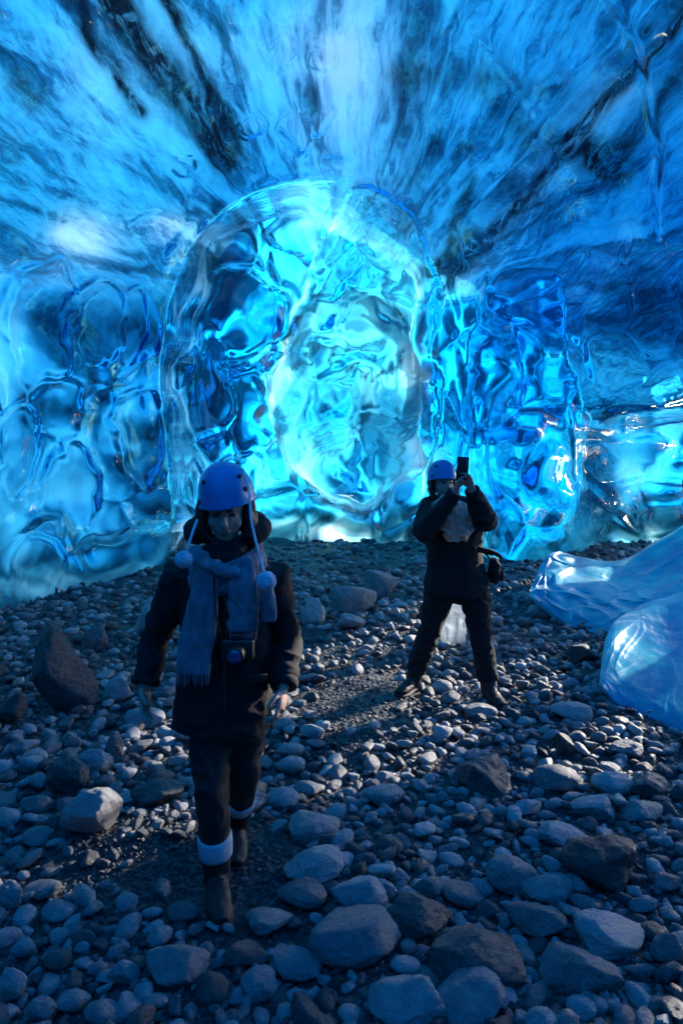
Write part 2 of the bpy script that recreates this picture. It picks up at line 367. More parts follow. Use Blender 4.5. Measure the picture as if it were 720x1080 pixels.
grey = np.clip(0.22*g(375, 430, 100, 130)+0.55*g(385, 250, 80, 75)+0.4*g(365, 40, 60, 120), 0, 1)
# bubbly ice behind the skin: the ice is thin where it is pale and thick where it is deep blue
wall = np.clip(np.maximum(sstep(255, 345, PY)*sstep(640, 560, PX+0.25*(PY-330)), mh), 0, 1)
wall = np.maximum(wall, mp)
wall = blur(wall, 5)
_an = np.arctan2(PX-375, -(PY-318)); _rd = np.log(np.hypot(PX-375, PY-318)+30)
SU = _an*7.5+0.35*fbm(PX/160, PY/160, 51, 2)+0.12*fbm(PX/50, PY/50, 52, 2); SV = _rd*1.3
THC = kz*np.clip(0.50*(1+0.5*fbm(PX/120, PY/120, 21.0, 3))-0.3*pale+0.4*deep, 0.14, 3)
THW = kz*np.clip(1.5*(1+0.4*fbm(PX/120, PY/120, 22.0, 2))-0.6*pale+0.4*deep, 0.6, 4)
DM = blur(D0-0.10*R*kz*(1-wall), 3)*(1-wall)+(blur(D0, 16)-0.35*blur(np.maximum(np.maximum(dU, dL), dI), 6))*wall
THW = THW*(1-0.74*sstep(0, 12, sdL)-0.40*(mb-sstep(0, 12, np.minimum(sdL, 12))*mb))
THW = THW*(0.12+0.88*sstep(-0.1, 1.1, EYE+V*D0))
DBK = np.maximum(DM+THC*(1-wall)+THW*wall, DF+0.12*kz)
def body():
    vs, fs, at, n = [], [], {'pale': [], 'deep': [], 'dirt_shade': [], 'grey': [], 'wall': [], 'streak_u': [], 'streak_v': [], 'skin': []}, 0
    for D, step, kp, flip, sk in ((DF, 1, keep, True, 1.0), (DBK, 2, keep | ((Z > -0.6) & ~off), False, 0.0)):
        s = slice(None, None, step); d = D[s, s]
        pos = np.stack([U[s, s]*d, d, EYE+V[s, s]*d], -1).reshape(-1, 3)
        f = grid_faces(*d.shape, keep=kp[s, s], flip=flip)
        v2, f2, a2 = compact(pos, f, {'pale': pale[s, s], 'deep': deep[s, s], 'dirt_shade': dirt_shade[s, s], 'grey': grey[s, s], 'wall': wall[s, s], 'streak_u': SU[s, s], 'streak_v': SV[s, s], 'skin': np.full(d.shape, sk)})
        vs.append(v2); fs.append(f2+n); n += len(v2)
        for k in at: at[k].append(a2[k])
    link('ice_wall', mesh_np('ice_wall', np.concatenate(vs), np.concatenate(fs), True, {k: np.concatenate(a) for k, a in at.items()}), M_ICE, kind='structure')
body()
# the rest of the tunnel round and behind the camera: its unseen top made pale as blue fill light, its foot darkened
def rear_shell():
    th = np.linspace(0, math.pi, 60); yy = np.linspace(-9, 4.4, 40); T, Y = np.meshgrid(th, yy)
    al, ar, b = section(Y); c, s = np.cos(T), np.sin(T); e = 2/2.3
    k = 1-0.99*sstep(-5.0, -9, Y)**1.5
    x = np.where(c < 0, -al, ar)*np.abs(c)**e*k*1.06; z = b*np.abs(s)**e*k*1.06
    n = 0.35*fbm(x/1.6, Y/1.6, z/1.6, 3); x = x*(1+n*0.1); z = z*(1+n*0.1)-0.1
    kp = ~((x > 1.9) & (z < 3.7) & (Y > 1.0))
    f = grid_faces(*T.shape, keep=kp); v = np.stack([x, Y, z], -1).reshape(-1, 3)
    one = np.ones(T.size)
    v, f, at = compact(v, f, {'pale': sstep(3.0, 5.0, z)*2.0, 'deep': 2.2-2.2*sstep(1.5, 4.6, z), 'dirt_shade': one*0.15})
    link('tunnel_ice', mesh_np('tunnel_ice', v, f, True, at), M_THICK, kind='structure')
rear_shell()
# unseen ice wall added on the right to block sky, holes cut to shape the sun
def sun_blocker_wall():
    yy = np.linspace(-5, 14.5, 260); zz = np.linspace(-0.3, 8.5, 130); Y, Zz = np.meshgrid(yy, zz)
    X = 7.15+0.4*fbm(Y/2.2, Zz/2.2, 3.3, 3)-0.9*sstep(2.5, 7.5, Zz)**2*3.2
    hole = (fbm(Y/0.9, Zz/0.42, 9.1, 3) > 0.40) & (Zz > 1.2) & (Zz < 3.6) & (Y > 4.2) | ((fbm(Y/1.5, Zz, 2.2, 2) > -0.25) & (Zz > 0.6) & (Zz < 1.6) & (Y > 7.2) & (Y < 10.8)) | ((fbm(Y/1.2, Zz/0.8, 5.2, 2) > 0.05) & (Zz > 0.9) & (Zz < 2.5) & (Y > 10.8) & (Y < 13.8)) | ((Y > 9.2) & (Y < 10.3) & (Zz > 1.2) & (Zz < 2.9) & (fbm(Y/0.6, Zz/0.5, 7, 2) > 0.2)) | ((Y > 11.0) & (Y < 11.9) & (Zz > 2.1) & (Zz < 2.9))
    f = grid_faces(*X.shape, keep=~hole); v = np.stack([X, Y, Zz], -1).reshape(-1, 3); o = np.ones(X.size)
    v, f, at = compact(v, f, {'pale': o*0, 'deep': o*0.7, 'dirt_shade': o*0.2})
    link('sun_blocker_wall', mesh_np('sun_blocker_wall', v, f, True, at), M_THICK, kind='structure')
sun_blocker_wall()

M_LEDGE = mat_solid_ice('deep_blue_ice', -0.3, (0.55, 0.88, 1.0), (0.005, 0.46, 0.80), (0.06, 0.84, 0.97), 1.3, (0.36, 0.62), 0.42, 0.38)
def ledge(C0, C1, T, seed, label, amp=1.0):
    """tongue of ice that sweeps from its lip on the stones up into the wall behind: C rows are px, py, distance"""
    ns, nt = 200, 150; C0 = np.array(C0, float); C1 = np.array(C1, float)
    def run(C, n):
        P = C; m = len(P); out = []
        for q in np.linspace(0, m-1, n):
            i = min(int(q), m-2); t = q-i; p1, p2 = P[i], P[i+1]; p0 = P[i-1] if i else 2*p1-p2; p3 = P[i+2] if i+2 < m else 2*p2-p1
            out.append(0.5*(2*p1+(p2-p0)*t+(2*p0-5*p1+4*p2-p3)*t*t+(3*p1-p0-3*p2+p3)*t**3))
        return np.array(out)
    A, B = run(C0, ns), run(C1, ns); tt = np.linspace(0, 1, nt)**1.3; S, Tt = np.meshgrid(np.linspace(0, 1, ns), tt)
    px = A[None, :, 0]*(1-Tt)+B[None, :, 0]*Tt; py = A[None, :, 1]*(1-Tt)+B[None, :, 1]*Tt
    e = Tt*Tt*(1.6-0.6*Tt); d = A[None, :, 2]*(1-e)+B[None, :, 2]*e
    lip_ = 1-np.exp(-Tt/0.07); end = np.clip(S/0.05, 0, 1)**0.5
    d = d-0.28*T*lip_*np.exp(-Tt/0.5)*end
    w = fbm(S*3, Tt*2, seed, 2)
    rel = 0.11*fbm(S*9+1.2*w, Tt*2.2, seed+1, 2)+0.10*fbm(S*4, Tt*4+w, seed+2, 3)
    f1, f2 = worley(S*7+1.1*w+20, Tt*4+0.8*w+20, seed); rel = rel-0.09*(1-(f1/np.maximum(f2, 1e-3))**2)
    d = d-amp*rel*np.clip(lip_*end, 0, 1)*d/6.5
    py = py+2.5*fbm(S*14, Tt*0, seed, 3)*np.exp(-Tt/0.04)
    th = T*np.clip(Tt/0.10, 0, 1)**0.5*np.clip(S/0.06, 0, 1)**0.5*np.clip((1-Tt)/0.05, 0, 1)**0.5*np.clip((1-S)/0.03, 0, 1)**0.5
    th = th*(1+0.3*fbm(S*3, Tt*3, seed+5, 2))
    mk = lambda D: np.stack([(px-360)/F*D, D, EYE+(HZ-py)/F*D], -1).reshape(-1, 3)
    bk_ = mk(d); bk_[:, 1] += th.ravel(); bk_[:, 0] += 0.4*th.ravel()
    v = np.concatenate([mk(d), bk_]); f = grid_faces(nt, ns); f = np.concatenate([f, f[:, ::-1]+ns*nt])
    me = mesh_np('ice_ledge', v, f, True); bm = bmesh.new(); bm.from_mesh(me); bmesh.ops.remove_doubles(bm, verts=bm.verts, dist=2e-4)
    bmesh.ops.recalc_face_normals(bm, faces=bm.faces); bm.to_mesh(me); bm.free()
    for p_ in me.polygons: p_.use_smooth = True
    tag(link('ice_ledge', me, M_LEDGE), label, 'ice ledge')
ledge([(557, 630, 7.6), (600, 664, 7.1), (650, 675, 6.6), (700, 677, 6.3), (790, 692, 6.0), (940, 720, 5.8)],
      [(560, 618, 8.0), (577, 588, 8.9), (612, 592, 9.3), (655, 596, 9.3), (700, 570, 9.4), (760, 535, 9.4), (940, 470, 9.2)], 0.8, 2,
      'pointed blue ice tongue low over the gravel, behind and left of the nearer tongue', 0.7)
ledge([(631, 722, 4.85), (653, 752, 4.7), (690, 772, 4.5), (722, 788, 4.3), (800, 815, 4.1), (930, 850, 4.0)],
      [(633, 708, 5.05), (646, 676, 5.5), (680, 648, 6.2), (725, 632, 6.5), (800, 600, 6.8), (930, 570, 7.0)], 0.75, 6,
      'thick blue ice tongue nearest the camera with its tip on dark stones', 0.11)
# ================================================================== GROUND
def mat_ground():
    m, t = new_mat('gravel_ground'); N = NT(t); p = N.pos()
    a = N.noise(p, 9, 8, 0.7); v = N.n('TexVoronoi', i_Scale=28.0); N.l(p, v.inputs['Vector'])
    col = N.mix(a, (0.012, 0.013, 0.015), (0.05, 0.05, 0.052))
    b = N.bump(v.outputs['Distance'], 0.9, 0.02); b = N.bump(N.noise(p, 60, 5, 0.7), 0.6, 0.01, b)
    s = N.n('BsdfPrincipled'); N.l(col, s.inputs['Base Color']); s.inputs['Roughness'].default_value = 0.6; N.l(b, s.inputs['Normal'])
    N.out(s.outputs[0]); return m
def ground_z(x, y):
    x = np.asarray(x, float); y = np.asarray(y, float)
    z = 0.05*fbm(x/1.3, y/1.3, 2.2, 3)+0.02*perlin(x/0.4, y/0.4, 5)
    z = z+0.10*sstep(-1.2, -3.2, x)*sstep(3, 6, y)          # the bank on the left
    return z*sstep(40, 12, np.hypot(x, y))
def build_ground():
    xs = np.concatenate([[-1500, -300, -60, -20], np.linspace(-9, 12, 260), [25, 60, 300, 1500]])
    ys = np.concatenate([[-1500, -300, -60, -20], np.linspace(-8, 18, 320), [30, 60, 300, 1500]])
    X, Y = np.meshgrid(xs, ys); z = ground_z(X, Y)
    link('ground', mesh_np('ground', np.stack([X, Y, z], -1).reshape(-1, 3), grid_faces(*X.shape), True), mat_ground(), kind='structure')
build_ground()
# ================================================================== STONES
def mat_stone(name, dark, light, rough=0.55, obj_var=True):
    m, t = new_mat(name); N = NT(t); p = N.pos(); o = N.obj()
    a = N.noise(p, 14, 8, 0.7, 0.3); b2 = N.noise(p, 90, 4, 0.7); c2 = N.noise(p, 3.0, 3, 0.5)
    f = N.math('ADD', N.math('MULTIPLY', a, 0.6), N.math('MULTIPLY', b2, 0.4))
    if obj_var: f = N.math('ADD', f, N.math('MULTIPLY', N.math('SUBTRACT', N.n('ObjectInfo').outputs['Random'], 0.5), 0.35))
    else: f = N.math('ADD', f, N.math('MULTIPLY', N.math('SUBTRACT', N.attr('tone'), 0.55), 0.8))
    f = N.math('ADD', f, N.math('MULTIPLY', N.math('SUBTRACT', c2, 0.5), 0.3))
    col = N.ramp(f, [(0.28, dark), (0.52, tuple((x+y)/2 for x, y in zip(dark, light))), (0.78, light)])
    s = N.n('BsdfPrincipled'); N.l(col, s.inputs['Base Color'])
    N.l(N.ramp(a, [(0.35, rough-0.14), (0.65, rough+0.2)]), s.inputs['Roughness'])
    v = N.n('TexVoronoi', i_Scale=55.0); N.l(p, v.inputs['Vector'])
    bb = N.bump(N.noise(p, 20, 9, 0.75), 1.0, 0.045); bb = N.bump(v.outputs['Distance'], 0.25, 0.006, bb); bb = N.bump(b2, 0.4, 0.004, bb)
    N.l(bb, s.inputs['Normal']); N.out(s.outputs[0]); return m
M_STONE = mat_stone('basalt_stone', (0.11, 0.112, 0.12), (0.45, 0.45, 0.45))
M_STONE_DK = mat_stone('dark_basalt_stone', (0.03, 0.031, 0.034), (0.15, 0.148, 0.145), 0.5)
M_STONE_PALE = mat_stone('pale_stone', (0.20, 0.20, 0.20), (0.50, 0.49, 0.48), 0.6)
M_PEBBLE = mat_stone('pebble_gravel', (0.08, 0.082, 0.09), (0.44, 0.44, 0.44), 0.5, False)

_ico = {}
def ico(n):
    if n not in _ico:
        bm = bmesh.new(); bmesh.ops.create_icosphere(bm, subdivisions=n, radius=1.0)
        bm.verts.ensure_lookup_table()
        _ico[n] = (np.array([v.co[:] for v in bm.verts]), np.array([[v.index for v in f.verts] for f in bm.faces])); bm.free()
    return _ico[n]
def rock_verts(seed, sub=4, planes=11, angular=0.8, noise=0.05):
    r = np.random.RandomState(seed); v, f = ico(sub); v = v.copy()
    v *= np.array([1, r.uniform(0.72, 0.95), r.uniform(0.58, 0.85)])
    nrm = r.normal(size=(planes, 3)); nrm /= np.linalg.norm(nrm, axis=1)[:, None]; ds = r.uniform(0.42, 0.82, planes)
    for n_, d_ in zip(nrm, ds):
        ex = np.maximum(0, v@n_-d_*np.linalg.norm(n_*np.array([1, .85, .72]))); v = v-np.outer(ex*angular, n_)
    ln = v/np.linalg.norm(v, axis=1)[:, None]
    h = noise*fbm(v[:, 0]*1.7+seed, v[:, 1]*1.7, v[:, 2]*1.7, 5, 0.55)+noise*0.35*perlin(v[:, 0]*6, v[:, 1]*6+seed, v[:, 2]*6)
    v = v+ln*h[:, None]
    v -= (v.max(0)+v.min(0))/2; v /= (v.max(0)-v.min(0))[0]/2
    return v, f
def rock_mesh(name, seed, mat, **k):
    v, f = rock_verts(seed, **k); me = mesh_np(name, v, f, True); me.materials.append(mat); return me
PLACED = []   # x, y, radius of every stone already set down
def at_px(px, by):
    y = F*EYE/(by-HZ); return (px-360)/F*y, y

# the stones one can pick out: px range, py range in the photo give place and true size; then material, shape seed, turn, tilt and label
BIG = [
 (30, 98, 664, 762, 'd', 1, 'large dark tilted slab of rock leaning on the left bank'),
 (82, 113, 662, 696, 's', 2, 'pale-topped boulder just behind the large tilted slab'),
 (45, 90, 800, 847, 'd', 3, 'rough dark round boulder touching a paler one below the tilted slab'),
 (79, 115, 792, 829, 's', 4, 'grey boulder right against a rough dark round boulder'),
 (62, 123, 836, 898, 'p', 5, 'big pale egg-shaped boulder with smooth face left of the woman'),
 (132, 191, 828, 861, 'd', 6, 'low flat dark stone left of the woman\'s front leg'),
 (106, 129, 773, 806, 's', 7, 'upright blue-grey stone standing left of the woman\'s knees'),
 (107, 136, 715, 745, 'p', 8, 'flat lit stone under the woman\'s hanging hand'),
 (128, 173, 737, 766, 'p', 9, 'pale rough stone directly below the woman\'s hanging hand'),
 (66, 85, 771, 793, 's', 10, 'small rounded stone below the tip of the tilted slab'),
 (4, 36, 782, 808, 's', 11, 'grey stone below the dark boulder at the left edge'),
 (-8, 25, 739, 778, 'd', 12, 'dark boulder cut by the left edge next to the tilted slab'),
 (-6, 22, 930, 966, 's', 13, 'lit grey stone cut by the left edge beside the dark gravel path'),
 (20, 60, 928, 954, 's', 14, 'flattened blue stone at the left beside the dark gravel path'),
 (10, 37, 988, 1016, 's', 15, 'small domed stone near the lower left corner'),
 (146, 217, 988, 1048, 'p', 16, 'large pale pitted boulder in front of the woman\'s boots'),
 (112, 146, 1005, 1041, 's', 17, 'blue-grey stone leaning on the left of the large pitted boulder'),
 (256, 310, 951, 989, 's', 18, 'smooth domed stone just right of the woman\'s front boot'),
 (174, 208, 958, 979, 's', 19, 'flat little stone before the toe of the woman\'s front boot'),
 (26, 58, 1044, 1084, 'p', 20, 'pale pointed stone at the bottom edge of the lower left corner'),
 (-6, 25, 1016, 1060, 's', 21, 'lit wedge of stone cut by the left edge near the bottom'),
 (231, 283, 989, 1023, 'd', 22, 'dark flat stone right of the large pitted boulder'),
 (251, 293, 1016, 1056, 's', 23, 'speckled angular stone below a dark flat stone near the bottom'),
 (298, 364, 899, 936, 'p', 24, 'wide flat stone with bright top right of the woman\'s boots'),
 (323, 425, 961, 1024, 's', 25, 'big smooth pillow-shaped boulder in the middle foreground'),
 (286, 342, 994, 1034, 's', 26, 'low angular stone tucked left of the pillow-shaped boulder'),
 (348, 409, 921, 974, 's', 27, 'rounded boulder behind the pillow-shaped boulder'),
 (403, 482, 938, 998, 'd', 28, 'dark-faced boulder with bright top edge behind two rough boulders'),
 (454, 557, 978, 1047, 'd', 29, 'broad rough pitted dark boulder in the middle foreground'),
 (573, 656, 985, 1050, 's', 30, 'large speckled blocky boulder at the lower right'),
 (614, 690, 963, 1012, 's', 31, 'flat-topped boulder behind the large speckled blocky one'),
 (540, 599, 958, 990, 's', 32, 'low smooth stone left of the flat-topped boulder'),
 (687, 728, 979, 1023, 's', 33, 'rounded stone cut by the right edge beside the flat-topped boulder'),
 (454, 537, 1022, 1082, 's', 34, 'smooth slanting boulder at the bottom edge under the rough dark one'),
 (386, 470, 1028, 1086, 's', 35, 'boulder with lit ridge at the bottom edge left of a slanting one'),
 (595, 682, 873, 947, 'd', 36, 'biggest dark boulder on the right with bright band along its top'),
 (515, 571, 895, 943, 'p', 37, 'pale wedge-shaped stone left of the biggest dark boulder'),
 (553, 613, 914, 958, 's', 38, 'angular blue stone wedged before the biggest dark boulder'),
 (571, 624, 874, 904, 's', 39, 'low stone behind the left side of the biggest dark boulder'),
 (484, 547, 794, 844, 'd', 40, 'dark craggy boulder in the open gravel below the photographer'),
 (566, 618, 806, 840, 's', 41, 'rounded stone right of the dark craggy boulder'),
 (629, 673, 815, 847, 's', 42, 'grey stone under the tip of the nearest ice tongue, left of its twin'),
 (664, 709, 812, 847, 'd', 43, 'dark rounded stone under the nearest ice tongue close to the right edge'),
 (606, 651, 836, 871, 's', 44, 'slanting stone with lit edge above the biggest dark boulder'),
 (709, 730, 824, 849, 'd', 45, 'dark stone cut by the right edge below the ice'),
 (689, 726, 918, 942, 's', 46, 'flat stone cut by the right edge beside the biggest dark boulder'),
 (659, 706, 845, 875, 's', 47, 'broad low stone between the ice and the biggest dark boulder'),
 (466, 511, 930, 957, 's', 48, 'flattish stone left of the angular blue wedged stone'),
 (439, 471, 921, 953, 's', 49, 'small upright stone behind the dark-faced boulder'),
 (384, 429, 833, 852, 's', 50, 'flat oval blue stone in the middle of the gravel'),
 (583, 626, 748, 766, 'p', 51, 'long flat pale stone left of the ice tongue tip'),
 (599, 633, 679, 704, 'd', 52, 'dark pointed stone in the notch between the two ice tongues'),
 (584, 606, 773, 800, 'd', 53, 'small dark upright stone below the long flat pale stone'),
 (646, 681, 781, 801, 's', 54, 'flat stone in the shade under the near ice tongue'),
 (347, 398, 617, 654, 'p', 55, 'pale boulder far back on the gravel between the two people'),
 (384, 421, 599, 631, 's', 56, 'grey boulder far back just behind a pale one'),
 (318, 343, 635, 665, 'p', 57, 'pale stone beside the woman\'s shoulder on the far gravel'),
 (354, 386, 649, 669, 's', 58, 'small stone in front of the pale far boulder'),
 (491, 526, 744, 763, 's', 59, 'flat stone in front of the photographer\'s right boot'),
 (309, 343, 824, 841, 's', 60, 'thin blue stone on the path right of the woman\'s leg'),
 (304, 361, 867, 891, 's', 61, 'low wide stone above the wide flat bright-topped one'),
 (291, 346, 943, 961, 's', 62, 'thin flat stone behind the smooth domed one'),
 (140, 166, 638, 681, 's', 63, 'upright bluish boulder behind the woman\'s shoulder'),
]
MATS = {'d': M_STONE_DK, 's': M_STONE, 'p': M_STONE_PALE}
def build_big():
    for x0, x1, y0, y1, mk, sd, lab in BIG:
        by = y1-0.10*(y1-y0); x, y = at_px((x0+x1)/2, by); w = (x1-x0)/F*y
        # the camera looks down on the stone: its picture height is made of its height and its depth
        tilt = (by-HZ)/F; hpic = (y1-y0)/F*y; dep = 0.8*w; h = max(0.35*w, min(1.5*w, (hpic-dep*tilt*0.75)))
        r = random.Random(sd*7)
        me = rock_mesh('boulder', sd*13+1, MATS[mk], sub=5 if y < 4.2 else 4, planes=12 if mk != 'p' else 9, angular=0.85 if mk == 'd' else 0.65, noise=0.05 if mk != 'd' else 0.08)
        co = np.empty(len(me.vertices)*3, np.float32); me.vertices.foreach_get('co', co); co = co.reshape(-1, 3)
        a = r.uniform(-0.5, 0.5)+(math.pi if r.random() < 0.5 else 0); c, s = math.cos(a), math.sin(a)
        co = co@np.array([[c, s, 0], [-s, c, 0], [0, 0, 1]])
        if sd == 1:                                           # the tilted slab
            t_ = math.radians(38); c, s = math.cos(t_), math.sin(t_); co = co*np.array([1, 0.8, 0.7]); co = co@np.array([[c, 0, -s], [0, 1, 0], [s, 0, c]])
        co = (co-(co.max(0)+co.min(0))/2)/(co.max(0)-co.min(0))
        co = co*np.array([w, dep, h*1.18])
        me.vertices.foreach_set('co', co.astype(np.float32).ravel()); me.update()
        o = link('boulder', me); yc = y+dep*0.30
        x = x*yc/y if abs(x) < 0.2 else x
        o.location = (x, yc, float(ground_z(x, yc))+h*0.5*1.18-h*0.16)
        tag(o, lab, 'boulder' if w > 0.22 else 'stone', 'stones lying on the cave floor')
        PLACED.append((x, yc, max(w, dep)*0.5))
build_big()
FEET = [(-0.47, 2.62, 0.17), (-0.45, 3.0, 0.16), (0.50, 4.95, .14), (1.12, 4.85, .14)]     # ground kept free for boots
def free(x, y, r, k=0.8):
    for a, b, c in PLACED+FEET:
        if (a-x)**2+(b-y)**2 < (k*(c+r))**2: return False
    return True
def build_mid():
    r = random.Random(5)
    kinds = [('s', 'fist-sized blue-grey stone among many alike in the gravel bed'), ('p', 'pale fist-sized stone among many alike in the gravel bed'), ('d', 'dark fist-sized stone among many alike in the gravel bed')]
    protos = {}
    for k, lab in kinds:
        protos[k] = [rock_mesh('stone', 300+j*3+ord(k), MATS[k], sub=3, planes=9, angular=0.65, noise=0.05) for j in range(7)]
    n = 0; tries = 0
    while n < 234 and tries < 20000:
        tries += 1
        px, by = r.uniform(-15, 735), 690+400*r.random()**0.8
        x, y = at_px(px, by); rad = r.uniform(0.034, 0.075)*(1.15 if y > 3.2 else 0.85)
        path = math.exp(-(((px-225)/125)**2+((by-925)/48)**2))+math.exp(-(((px-375)/60)**2+((by-745)/45)**2))
        if r.random() < path*1.3 or (px > 560 and by < 690) or (px > 640 and by < 770): continue
        if not free(x, y, rad, 0.85): continue
        k, lab = kinds[r.choices([0, 1, 2], [6, 2, 2])[0]]
        o = bpy.data.objects.new('stone', r.choice(protos[k])); COL.objects.link(o)
        sz = r.uniform(0.6, 0.9)
        o.scale = (rad, rad*r.uniform(0.75, 1), rad*sz); o.rotation_euler = (r.uniform(-0.3, 0.3), r.uniform(-0.3, 0.3), r.uniform(0, 6.28))
        o.location = (x, y, float(ground_z(x, y))+rad*0.30)
        tag(o, lab, 'stone', {'s': 'blue-grey fist-sized stones', 'p': 'pale fist-sized stones', 'd': 'dark fist-sized stones'}[k]); PLACED.append((x, y, rad)); n += 1
build_mid()
def build_gravel():
    r = np.random.RandomState(9); vs, fs, ts, n = [], [], [], 0
    near = [rock_verts(700+k, 2, 12, 0.95, 0.06) for k in range(12)]; far = [rock_verts(800+k, 1, 6, 0.7, 0.03) for k in range(8)]
    PL = np.array(PLACED+FEET); cell = {}
    def put(x, y, rad, dk=False):
        nonlocal n
        v, f = (near if (y < 5.2 and rad > 0.012) else far)[r.randint(8)]
        a = r.uniform(0, 6.28); c, s = math.cos(a), math.sin(a); b = r.uniform(-0.5, 0.5); cb, sb = math.cos(b), math.sin(b)
        w = v*np.array([rad, rad*r.uniform(0.7, 1), rad*r.uniform(0.55, 0.95)])
        w = w@np.array([[1, 0, 0], [0, cb, sb], [0, -sb, cb]])@np.array([[c, s, 0], [-s, c, 0], [0, 0, 1]])
        vs.append(w+np.array([x, y, float(GZ)+rad*r.uniform(0.0, 0.45)])); fs.append(f+n); ts.append(np.full(len(w), r.rand()*(0.25 if dk else 1))); n += len(w)
    N_ = 56000
    px = r.uniform(-300, 1000, N_); by = 569+720*r.rand(N_)**0.95
    xs = (px-360)/F*F*EYE/(by-HZ); ys = F*EYE/(by-HZ); gz = ground_z(xs, ys)
    path = np.exp(-(((px-225)/135)**2+((by-925)/52)**2))+np.exp(-(((px-375)/60)**2+((by-745)/48)**2))
    order = np.argsort(-r.rand(N_))
    for i in order:
        x, y = xs[i], ys[i]
        if y > 14.6: continue
        rad = math.exp(r.normal(math.log(0.026+0.0032*y), 0.42)); rad = min(rad, 0.058 if y < 6 else 0.08)
        dark_ = r.rand() < 1.4*path[i]
        if dark_: rad *= 0.3
        d = (PL[:, 0]-x)**2+(PL[:, 1]-y)**2
        if (d < (0.75*PL[:, 2]+0.3*rad)**2).any(): continue
        ok = True; ck = (int(x/0.12), int(y/0.12))
        for di in (-1, 0, 1):
            for dj in (-1, 0, 1):
                for (a, b, c) in cell.get((ck[0]+di, ck[1]+dj), ()):
                    if (a-x)**2+(b-y)**2 < (0.66*(c+rad))**2: ok = False; break
                if not ok: break
            if not ok: break
        if not ok: continue
        cell.setdefault(ck, []).append((x, y, rad)); GZ = gz[i]; put(x, y, rad, dark_)
    # grit between the stones
    M_ = 40000; px = r.uniform(-250, 950, M_); by = 600+600*r.rand(M_); xs = (px-360)/F*F*EYE/(by-HZ); ys = F*EYE/(by-HZ); gz = ground_z(xs, ys)
    v, f = rock_verts(901, 1, 5, 0.7, 0.02)
    for i in range(M_):
        rad = r.uniform(0.003, 0.009)*(0.7+0.13*ys[i]); a = r.uniform(0, 6.28); c, s = math.cos(a), math.sin(a)
        vs.append(v@np.array([[c, s, 0], [-s, c, 0], [0, 0, 1]])*rad+np.array([xs[i], ys[i], gz[i]+rad*0.3])); fs.append(f+n); ts.append(np.full(len(v), r.rand()*0.55)); n += len(v)
    link('gravel', mesh_np('gravel', np.concatenate(vs), np.concatenate(fs), True, {'tone': np.concatenate(ts)}), M_PEBBLE, kind='stuff')
build_gravel()
# ================================================================== PEOPLE
def px3(px, py, d): return Vector(((px-360)/F*d, d, EYE+(HZ-py)/F*d))
def mat_simple(name, col, rough=0.6, noise=0.0, bump=0.0, bscale=200, sheen=0.0, metallic=0.0, coat=0.0, wave=None):
    m, t = new_mat(name); N = NT(t); o = N.obj()
    s = N.n('BsdfPrincipled'); s.inputs['Roughness'].default_value = rough; s.inputs['Metallic'].default_value = metallic
    s.inputs['Sheen Weight'].default_value = sheen; s.inputs['Coat Weight'].default_value = coat
    a = N.noise(o, bscale*0.12, 5, 0.65)
    c2 = tuple(min(1, c*(1+noise)) for c in col); c1 = tuple(c*(1-noise) for c in col)
    N.l(N.ramp(a, [(0.3, c1), (0.7, c2)]), s.inputs['Base Color'])
    nrm = None
    if wave:
        w = N.n('TexWave', i_Scale=wave[0], bands_direction=wave[2]); w.inputs['Distortion'].default_value = 2.0; w.inputs['Detail'].default_value = 2
        N.l(o, w.inputs['Vector']); nrm = N.bump(w.outputs['Fac'], wave[1], 0.006)
    if bump: nrm = N.bump(N.noise(o, bscale, 4, 0.6), bump, 0.004, nrm)
    if nrm is not None: N.l(nrm, s.inputs['Normal'])
    N.out(s.outputs[0]); return m
M_SKIN = mat_simple('skin', (0.40, 0.25, 0.19), 0.5, 0.08, 0.15, 120)
M_LIP = mat_simple('lip', (0.30, 0.12, 0.10), 0.45)
M_EYE = mat_simple('eye', (0.03, 0.025, 0.02), 0.1)
M_HAIR = mat_simple('dark_hair', (0.014, 0.011, 0.010), 0.5, 0.4, 0.8, 90)
M_BLACK = mat_simple('black_jacket_cloth', (0.006, 0.006, 0.008), 0.9, 0.3, 0.8, 170)
M_BLACK2 = mat_simple('black_snow_suit', (0.006, 0.006, 0.007), 0.9, 0.3, 0.8, 150)
M_TROUSER = mat_simple('black_trousers', (0.009, 0.009, 0.011), 0.75, 0.3, 0.3, 240)
M_WOOL = mat_simple('grey_wool', (0.135, 0.16, 0.20), 0.95, 0.4, 0.9, 150, 0.3, wave=(46, 0.35, 'X'))
M_CORD = mat_simple('pale_cord', (0.6, 0.68, 0.74), 0.9, 0.2, 0.6, 300)
M_POM = mat_simple('pompom_wool', (0.5, 0.58, 0.66), 0.95, 0.3, 0.9, 160, 0.4)
M_HELM = mat_simple('blue_helmet_shell', (0.002, 0.20, 0.46), 0.42, 0.05, 0.02, 300, coat=0.2)
M_DARKP = mat_simple('black_plastic', (0.012, 0.012, 0.013), 0.4, 0.1, 0.1)
M_BOOT = mat_simple('black_boot_leather', (0.010, 0.010, 0.011), 0.6, 0.3, 0.5, 120)
M_SOLE = mat_simple('boot_rubber', (0.018, 0.018, 0.018), 0.7, 0.2, 0.4, 120)
M_BAND = mat_simple('reflective_band', (0.42, 0.44, 0.50), 0.5, 0.1, 0.2, 300)
M_FUR = mat_simple('brown_fleece_scarf', (0.62, 0.44, 0.34), 0.95, 0.5, 0.9, 90, 0.3)
M_LENS = mat_simple('lens_glass', (0.02, 0.06, 0.16), 0.05, coat=1.0)
M_STRAP = mat_simple('black_webbing', (0.014, 0.014, 0.015), 0.8, 0.2, 0.5, 300)

